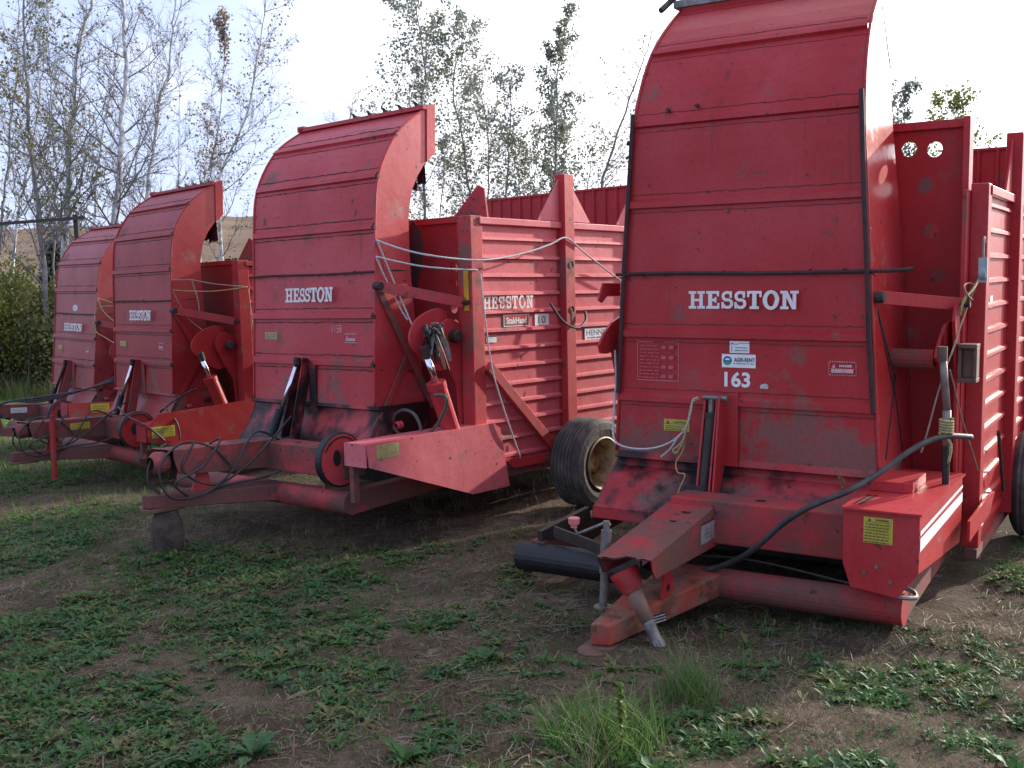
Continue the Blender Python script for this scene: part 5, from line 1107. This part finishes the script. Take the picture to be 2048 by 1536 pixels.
tree('aspen_tree', [(1.051,37.985,4.120),(1.140,37.983,5.003),(1.329,37.977,6.406),(1.467,37.972,7.068)], .045, 'low bushy tree between the short forked tree and the pointed one', group=GM, leaf='olive', dens=1.9, nb=26, seed=33, top=.2, start=.15, bark=M_bark2, twig=M_twig2, blen=.9)
tree('aspen_tree', [(-2.211,37.936,4.010),(-2.092,37.942,5.069),(-1.978,37.948,5.946),(-2.136,37.940,6.650)], .045, 'low leafy tree directly behind the tip of the faded hood', group=GM, leaf='brown', dens=1.4, nb=24, seed=34, top=.2, start=.15, bark=M_bark2, twig=M_twig2, blen=1.0)
tree('dead_tree', [(-5.485,37.602,5.982),(-5.236,37.638,7.644),(-5.013,37.668,8.574)], .05, 'bare dead stump of branches behind the top of the faded hood', group=None, leaf='brown', dens=0, nb=12, seed=19, top=.2, start=.5, bark=M_bark2, blen=.8)
tree('aspen_tree', [(13.235,35.621,5.360),(13.310,35.593,6.672),(13.359,35.574,7.568),(13.385,35.565,7.892)], .05, 'leafy treetop just right of the nearest chute', group=GM, leaf='grey', dens=1.8, nb=24, seed=20, top=.2, start=.3, bark=M_bark2, blen=.7, leafsize=.065)
tree('aspen_tree', [(15.171,34.840,5.068),(15.018,34.906,6.050),(14.909,34.953,6.865),(14.858,34.975,7.512)], .05, 'yellow green treetop over the holed wall of the nearest wagon', group=GM, leaf='yellow', dens=1.9, nb=26, seed=21, top=.2, start=.3, bark=M_bark2, blen=.85, leafsize=.065)
# conifers
def conifer(c, h, r_, label, seed):
    r = np.random.default_rng(seed); c = np.array(c); g = float(gz(c[0], c[1]) + hillh(c[0], c[1])); base = np.array([c[0], c[1], g]); root = empty('spruce_tree', tuple(base)); tag(root, label, 'conifer', 'dark conifers on the hill')
    b = MB(); b.tube([(0, 0, 0), (0, 0, h)], [.18, .02], 7); b.build('trunk', M_bark2, root)
    P0 = []; P1 = []; C = []
    for i in range(130):
        t = (i + r.random()) / 130; z = h * (.1 + .9 * t); a = r.uniform(0, 6.28); l_ = r_ * (1 - t) ** .8 * r.uniform(.5, 1.15) + .1; q = np.array([math.cos(a) * l_, math.sin(a) * l_, z - l_ * .25]); P0.append([0, 0, z]); P1.append(q)
        for j in range(30): u = r.random() ** .6; C.append(np.array([0, 0, z]) * (1 - u) + q * u + r.normal(scale=.12 + .1 * r_ * u, size=3) * [1, 1, .6])
    V, F = tubes(P0, P1, np.full(len(P0), .03), np.full(len(P0), .01), 3); V2, F2 = quads(np.array(C), np.full(len(C), .11), r)
    o = npmesh('crown', np.concatenate([V, V2]), np.concatenate([F, F2 + len(V)]), [M_twig, M_lf['dark']], np.concatenate([np.zeros(len(F), int), np.ones(len(F2), int)])); o.parent = root
conifer((-24.255,57.059,5.413), 5.3, 1.5, 'broad dark conifer behind the thin trunks at the far left', 1)
conifer((-17.408,67.801,4.996), 4.3, .95, 'pointed dark conifer on the field edge right of the orange red hood', 2)
conifer((-17.755,72.868,5.092), 2.6, .7, 'smaller conifer beside the pointed one on the field edge', 3)
# bushes at the left
def bush(c, h, w_, leaf, label, seed, n=9000, s_=.05):
    r = np.random.default_rng(seed); g = float(gz(c[0], c[1])); base = np.array([c[0], c[1], g]); root = empty('willow_bush', tuple(base)); tag(root, label, 'bush', 'bushes along the left edge')
    P0 = []; P1 = []; R0 = []; C = []
    for i in range(40):
        a = r.uniform(0, 6.28); l_ = r.random() ** .5 * w_; p = np.array([r.normal(scale=.2), r.normal(scale=.2), 0]); q = np.array([math.cos(a) * l_, math.sin(a) * l_, h * r.uniform(.4, 1.0) * (1 - .35 * (l_ / w_) ** 2)]); m_ = (p + q) / 2 + r.normal(scale=.12, size=3)
        P0 += [p, m_]; P1 += [m_, q]; R0 += [.02, .012]
        for j in range(n // 40):
            u = .15 + .9 * r.random() ** .6; C.append(p * (1 - u) + q * u + r.normal(scale=.20, size=3))
    V, F = tubes(P0, P1, np.array(R0), np.array(R0) * .5, 4); C = np.array(C); C = C[C[:, 2] > .02]; V2, F2 = quads(C, np.full(len(C), s_), r)
    b = npmesh('branches', V, F, M_twig); b.parent = root; o = npmesh('foliage', V2, F2, M_lf[leaf]); o.parent = root
for i, (px_, h, w_, lf, lab) in enumerate((((-12.847,27.110,0.377), 3.6, 1.2, 'yellow', 'yellow green bush cut by the left edge'), ((-12.726,28.267,0.309), 3.2, 1.0, 'yellow', 'bush standing in the middle of the left bushes, below the curved trunk'), ((-11.452,26.643,0.371), 3.1, .8, 'olive', 'olive bush touching the left side of the farthest wagon'), ((-13.485,26.798,0.409), 3.9, 1.4, 'olive', 'tallest olive bush, mostly outside the left edge'), ((-11.607,28.745,0.257), 2.6, 1.0, 'yellow', 'bush hidden behind the farthest wagon'))): bush(px_, h, w_, lf, lab, 60 + i)
xs, ys = sample(5200, -18, -8, 25, 33, lambda x, y: np.ones(len(x)) * .5)
tag(scatter('undergrowth', [blades(9, .25, .75, .02, s + 150, .8) for s in range(3)], xs, ys, rng.uniform(.4, 1.1, len(xs)), [M_dryg, M_weed, M_lf['olive']]), None, None, None, 'stuff')
# wooden rail on posts at the left
M_darkwood = plain('dark_wood', (.05, .045, .045), .9)
fr = empty('wooden_rail', (-10.184,23.923,2.976)); fr0 = Vector(fr.location)
tag(fr, 'dark wooden rail on a post in front of the left trees', 'rail')
b = MB(); b.bar(Vector((-11.630,23.254,3.170)) - fr0, Vector((-9.506,24.200,3.369)) - fr0, .05, .07); b.build('rail', M_darkwood, fr)
for pp in ((-9.698,24.231,3.409), (-11.495,23.432,3.243)):
    q = Vector(pp) - fr0; b = MB(); b.bar(q + Vector((0, 0, .03)), q + Vector((0, 0, -3.2)), .10, .10, up=(0, 1, 0)); b.build('post', M_darkwood, fr)
# ------------------------------------------------------------------ wooden block under the faded wagon's hitch
def block():
    c = to_world('M2', (.74, -1.42, 0)); g = float(gheight(c[0], c[1])); t = to_world('M2', (.74, -1.42, .20))[2]; r = random.Random(3); n = 18; H_ = t - g; V = []
    b = MB(); rings = 5
    for j in range(rings):
        for i in range(n):
            a = 2 * math.pi * i / n; rr_ = .118 * (1 - .25 * (j == rings - 1)) * (1 + .12 * math.sin(3 * a + 1) + r.uniform(-.03, .03)) * (1 - .06 * abs(j - 2)); V.append((rr_ * math.cos(a), rr_ * math.sin(a), -.04 + (H_ + .04) * j / (rings - 1)))
    F = [(j * n + i, j * n + (i + 1) % n, (j + 1) * n + (i + 1) % n, (j + 1) * n + i) for j in range(rings - 1) for i in range(n)] + [tuple((rings - 1) * n + i for i in range(n))]
    b.add(V, F); o = b.build('wooden_block', plain('weathered_log', (.085, .062, .048), .9, 0, .6, 12, .8), bevel=.01); o.location = (c[0], c[1], g); tag(o, 'weathered log block propping up the hitch of the faded wagon', 'block')
block()
# ------------------------------------------------------------------ ropes
def rope(pts, r, mat, label, n=8, cat='rope', group=None, sag=0):
    P = smoothpath(pts, n); c = P[0].copy(); b = MB(); b.tube([p - c for p in P], r, 7); o = b.build('rope' if cat == 'rope' else 'twine', mat, None, smooth=True); o.location = c; return tag(o, label, cat, group)
def rw(k, pts): return [Vector(to_world(k, p)) for p in pts]
GR = 'white ropes tied along the faded wagon'
rope(rw('M2', [(1.580,0.003,2.185),(1.750,0.042,2.124),(1.900,0.108,2.076),(2.050,0.226,2.038),(2.100,0.452,2.019),(2.130,0.628,2.016),(2.130,0.893,2.040),(2.130,1.212,2.094),(2.130,1.481,2.158),(2.130,1.705,2.219),(2.120,1.954,2.112),(2.110,2.229,1.991),(2.100,2.573,1.846)]), .0075, M_rope, 'long white rope swagging from the faded chute over to the tall side post', group=GR)
rope(rw('M2', [(1.580,-0.003,2.058),(1.750,0.037,2.017),(1.920,0.138,1.973),(2.050,0.333,1.947),(2.100,0.593,1.939)]), .0070, M_rope, 'shorter white rope just below the long one, ending at the corner post', group=GR)
rope(rw('M2', [(1.580,0.013,2.178),(1.600,0.120,1.934),(1.680,0.169,1.696),(1.780,0.209,1.448)]), .0070, M_rope, 'white rope running steeply down from the chute to the rag bundle', group=GR)
rope(rw('M2', [(1.580,-0.003,2.054),(1.600,0.066,1.895),(1.660,0.160,1.658),(1.720,0.179,1.559)]), .0070, M_rope, 'frayed white rope beside the steep one, its lower end cut', group=GR)
rope(rw('M2', [(2.110,0.616,1.907),(2.110,0.638,1.702),(2.110,0.671,1.463),(2.130,0.709,1.141),(2.150,0.798,0.851),(2.150,0.914,0.593),(2.120,1.050,0.374)]), .0065, M_rope, 'white rope hanging down the faded side wall to the sill', group=GR)
b = MB(); b.lathe([(-.02, 0), (-.02, .012), (.02, .012), (.02, 0)], (0, 0, 0), 'z', 8)
# rag bundle tied to the cylinder
def rag():
    c = Vector(to_world('M2', (2.000,0.188,1.450))); r = random.Random(8); b = MB()
    for i in range(26):
        a = r.uniform(0, 6.28); l_ = r.uniform(.10, .30); w_ = r.uniform(.02, .05); p0 = Vector((r.uniform(-.06, .06), r.uniform(-.06, .06), r.uniform(-.02, .06))); d = Vector((r.uniform(-.35, .35), r.uniform(-.35, .35), -1)).normalized(); s_ = Vector((math.cos(a), math.sin(a), 0)) * w_ / 2
        p1 = p0 + d * l_ * .5 + Vector((r.uniform(-.02, .02), r.uniform(-.02, .02), 0)); p2 = p0 + d * l_
        b.add([p0 - s_, p0 + s_, p1 + s_ * .8, p1 - s_ * .9, p2 + s_ * .4, p2 - s_ * .5], [(0, 1, 2, 3), (3, 2, 4, 5)], r.choice([0, 0, 1, 1, 2]))
    for i in range(10):
        b.tube(smoothpath([(r.uniform(-.08, .08), r.uniform(-.08, .08), r.uniform(-.02, .08)) for _ in range(4)] + [(r.uniform(-.05, .05), r.uniform(-.05, .05), r.uniform(-.3, -.1))], 5), .007, 5, r.choice([0, 1]))
    o = b.build('rag_bundle', [plain('dark_rag', (.03, .026, .028), .9, 0, .4, 10), plain('dirty_rag', (.22, .20, .17), .9, 0, .4, 10), plain('rusty_rag', (.28, .12, .08), .9)]); o.location = c; tag(o, 'bundle of dark rags and twine tied round the side cylinder of the faded wagon', 'rag')
rag()
# torn dark cover flap behind the faded chute
def flap():
    P = [(1.434,0.550,2.371),(1.524,0.550,2.276),(1.554,0.550,2.160),(1.537,0.550,2.039),(1.484,0.550,1.877),(1.443,0.550,1.755),(1.389,0.550,1.880),(1.376,0.550,2.128),(1.396,0.550,2.324)]
    P = [Vector(to_world('M2', p)) for p in P]; c = P[0].copy(); b = MB(); n = len(P); off = Vector((.0, .008, 0))
    b.add([p - c for p in P] + [p - c + off for p in P], [tuple(range(n)), tuple(range(2 * n - 1, n - 1, -1))] + [(i, n + i, n + (i + 1) % n, (i + 1) % n) for i in range(n)]); o = b.build('cover_scrap', M_flap); o.location = c; tag(o, 'torn black cover scrap hanging behind the faded chute', 'tarp')
flap()
GT = 'old twine tied to the orange red wagon'
rope(rw('M3', [(1.600,0.004,2.171),(1.650,0.098,2.168),(1.800,0.144,2.163),(2.000,0.309,2.111),(2.080,0.665,2.068)]), .006, M_oldtwine, 'brownish twine strung level from the orange red chute to its corner post', cat='twine', group=GT)
rope(rw('M3', [(1.600,-0.003,2.059),(1.750,0.131,2.042),(2.000,0.304,2.033),(2.080,0.665,2.068)]), .005, M_twine, 'pale twine sagging just below the brownish one on the orange red wagon', cat='twine', group=GT)
rope(rw('M3', [(1.750,0.162,2.153),(1.750,0.192,2.052),(1.780,0.206,1.939),(1.780,0.216,1.815)]), .008, M_oldtwine, 'frayed twine end hanging down from the middle of the strung twine', cat='twine', group=GT)
rope(rw('M3', [(1.620,-0.008,2.047),(1.640,0.056,1.889),(1.660,0.156,1.716),(1.800,0.247,1.588)]), .004, M_oldtwine, 'thin twine slanting down the orange red chute side', cat='twine', group=GT)
rope(rw('M3', [(2.100,0.665,2.045),(2.100,0.683,1.807),(2.100,0.701,1.465),(2.100,0.720,1.350)]), .005, M_twine, 'twine hanging along the corner post of the orange red wagon', cat='twine', group=GT)
GU = 'twine looped on the farthest wagon'
rope(rw('M4', [(1.620,-0.015,2.179),(1.900,0.011,2.139),(2.100,0.047,2.099)]), .006, M_twine, 'upper twine on the farthest wagon, slanting to the right', cat='twine', group=GU)
rope(rw('M4', [(1.620,-0.008,2.165),(1.700,0.022,2.011),(1.900,0.045,1.901),(2.100,0.045,1.835)]), .006, M_twine, 'crossing twine running down right from the farthest chute', cat='twine', group=GU)
rope(rw('M4', [(2.100,0.033,2.071),(1.800,-0.019,2.060),(1.620,-0.038,1.995),(1.620,-0.061,1.867),(1.620,-0.048,1.711),(1.800,0.013,1.624),(2.100,0.042,1.542)]), .006, M_twine, 'lowest loop of twine bowing round the farthest chute edge', cat='twine', group=GU)
GV = 'twine and rope on the nearest wagon'
rope(rw('M1', [(-0.091,0.000,1.158),(-0.084,0.000,0.961),(-0.090,-0.020,0.765),(-0.083,-0.050,0.637),(-0.036,-0.100,0.568),(0.047,-0.100,0.538),(0.170,-0.100,0.538),(0.275,-0.100,0.562),(0.360,-0.100,0.603),(0.417,-0.100,0.652)]), .007, M_rope, 'white rope drooping across the left of the nearest chute to a knot', group=GV)
rope(rw('M1', [(0.530,-0.100,0.887),(0.497,-0.100,0.870),(0.484,-0.100,0.807),(0.464,-0.100,0.727),(0.437,-0.100,0.672),(0.417,-0.100,0.652),(0.384,-0.100,0.611),(0.343,-0.100,0.551),(0.281,-0.100,0.495)]), .006, M_rope, 'frayed pale rope from the bracket top through the knot to a loose end', group=GV)
rope(rw('M1', [(0.455,-0.110,0.674),(0.435,-0.110,0.616),(0.402,-0.110,0.576),(0.368,-0.110,0.548),(0.388,-0.110,0.531),(0.422,-0.110,0.578),(0.448,-0.110,0.649),(0.435,-0.110,0.686),(0.455,-0.110,0.674)]), .007, M_twine, 'small yellow twine knot hanging on the nearest chute', cat='twine', group=GV)
rope(rw('M1', [(0.536,-0.100,0.878),(0.490,-0.100,0.851),(0.470,-0.100,0.775),(0.451,-0.100,0.667),(0.431,-0.100,0.552),(0.393,-0.120,0.472),(0.415,-0.140,0.414),(0.470,-0.160,0.407),(0.450,-0.190,0.331),(0.436,-0.220,0.257),(0.434,-0.230,0.215)]), .005, M_twine, 'long thin yellow twine dangling down to the hood of the nearest wagon', cat='twine', group=GV)
rope(rw('M1', [(1.474,0.350,3.211),(1.496,0.350,3.072),(1.516,0.350,2.928),(1.526,0.350,2.870),(1.532,0.350,2.823)]), .004, M_steel, 'thin wire with a small hook hanging beside the top of the nearest chute', cat='wire', group=None)
rope(rw('M1', [(1.975,0.600,1.468),(1.970,0.450,1.501),(1.950,0.450,1.553),(1.958,0.600,1.568),(1.987,0.600,1.541),(1.966,0.600,1.482),(1.947,0.450,1.355),(1.923,0.300,1.189),(1.903,0.200,1.081),(1.873,0.120,0.916),(1.824,0.100,0.687),(1.804,0.100,0.613)]), .005, M_oldtwine, 'thin twine trailing down left from the knot by the corner post of the nearest wagon', cat='twine', group=GV)
rope(rw('M1', [(1.958,0.450,1.472),(1.937,0.450,1.428),(1.933,0.450,1.384),(1.952,0.450,1.472),(1.981,0.550,1.528),(1.997,0.700,1.599),(2.011,0.750,1.644)]), .008, M_twine, 'thick yellow twine bow tied at the end of the link bar', cat='twine', group=GV)
rope(rw('M1', [(1.943,0.120,1.089),(1.959,0.200,0.969),(1.987,0.300,0.787),(2.016,0.500,0.569),(2.017,0.700,0.431)]), .0045, M_oldtwine, 'thin twine slanting down right from the grey cylinder', cat='twine', group=GV)
def coil():
    b = MB(); c = Vector((1.936,0.100,0.766)); pts = []
    for i in range(40):
        a = i * .9; pts.append(c + Vector((.034 * math.cos(a), .034 * math.sin(a), .05 - i * .0022)))
    pts += [c + Vector((.03, -.02, -.09)), c + Vector((.02, -.03, -.20))]
    P = [Vector(to_world('M1', p)) for p in pts]; o0 = P[0].copy(); b.tube([p - o0 for p in smoothpath(P, 3)], .0075, 6); o = b.build('twine', M_twine, smooth=True); o.location = o0; tag(o, 'yellow twine wound round the grey cylinder and black hose', 'twine', GV)
coil()
def pulley():
    c = Vector(to_world('M1', (2.100,0.107,1.622))); b = MB(); b.lathe([(-.018, 0), (-.018, .032), (-.008, .036), (.008, .036), (.018, .032), (.018, 0)], (0, 0, 0), 'x', 16); b.box((-.022, -.012, -.045), (.022, .012, .09)); o = b.build('rope_pulley', plain('pale_grey_plastic', (.28, .33, .32), .5)); o.location = c; o.rotation_euler = (0, 0, R_(-33))
    tag(o, 'small pale pulley hanging on the corner post of the nearest wagon', 'pulley')
    p = [(0, 0, .08), (0, 0, .17), (.0, .03, .2), (0, .05, .17)]; b = MB(); b.tube(smoothpath(p, 5), .006, 6); o2 = b.build('hook', M_steel, o)
pulley()
# weed sprig caught on the hood of the nearest wagon
def sprig():
    c = Vector(to_world('M1', (1.472,-0.250,0.412))); V, F = blades(9, .01, .17, .004, 900, .6); r = np.random.default_rng(4); C = np.stack([r.normal(scale=.015, size=60), r.normal(scale=.015, size=60), r.uniform(.03, .16, 60)], -1); V2, F2 = quads(C, np.full(60, .007), r)
    o = npmesh('dry_sprig', np.concatenate([V, V2]), np.concatenate([F, F2 + len(V)]), [M_grass, M_dryg], np.concatenate([np.zeros(len(F)), np.ones(len(F2))])); o.location = c; o.rotation_euler = (0, -.35, 0); tag(o, 'little weed sprig growing up from the beam in front of the nearest hood', 'weed')
sprig()
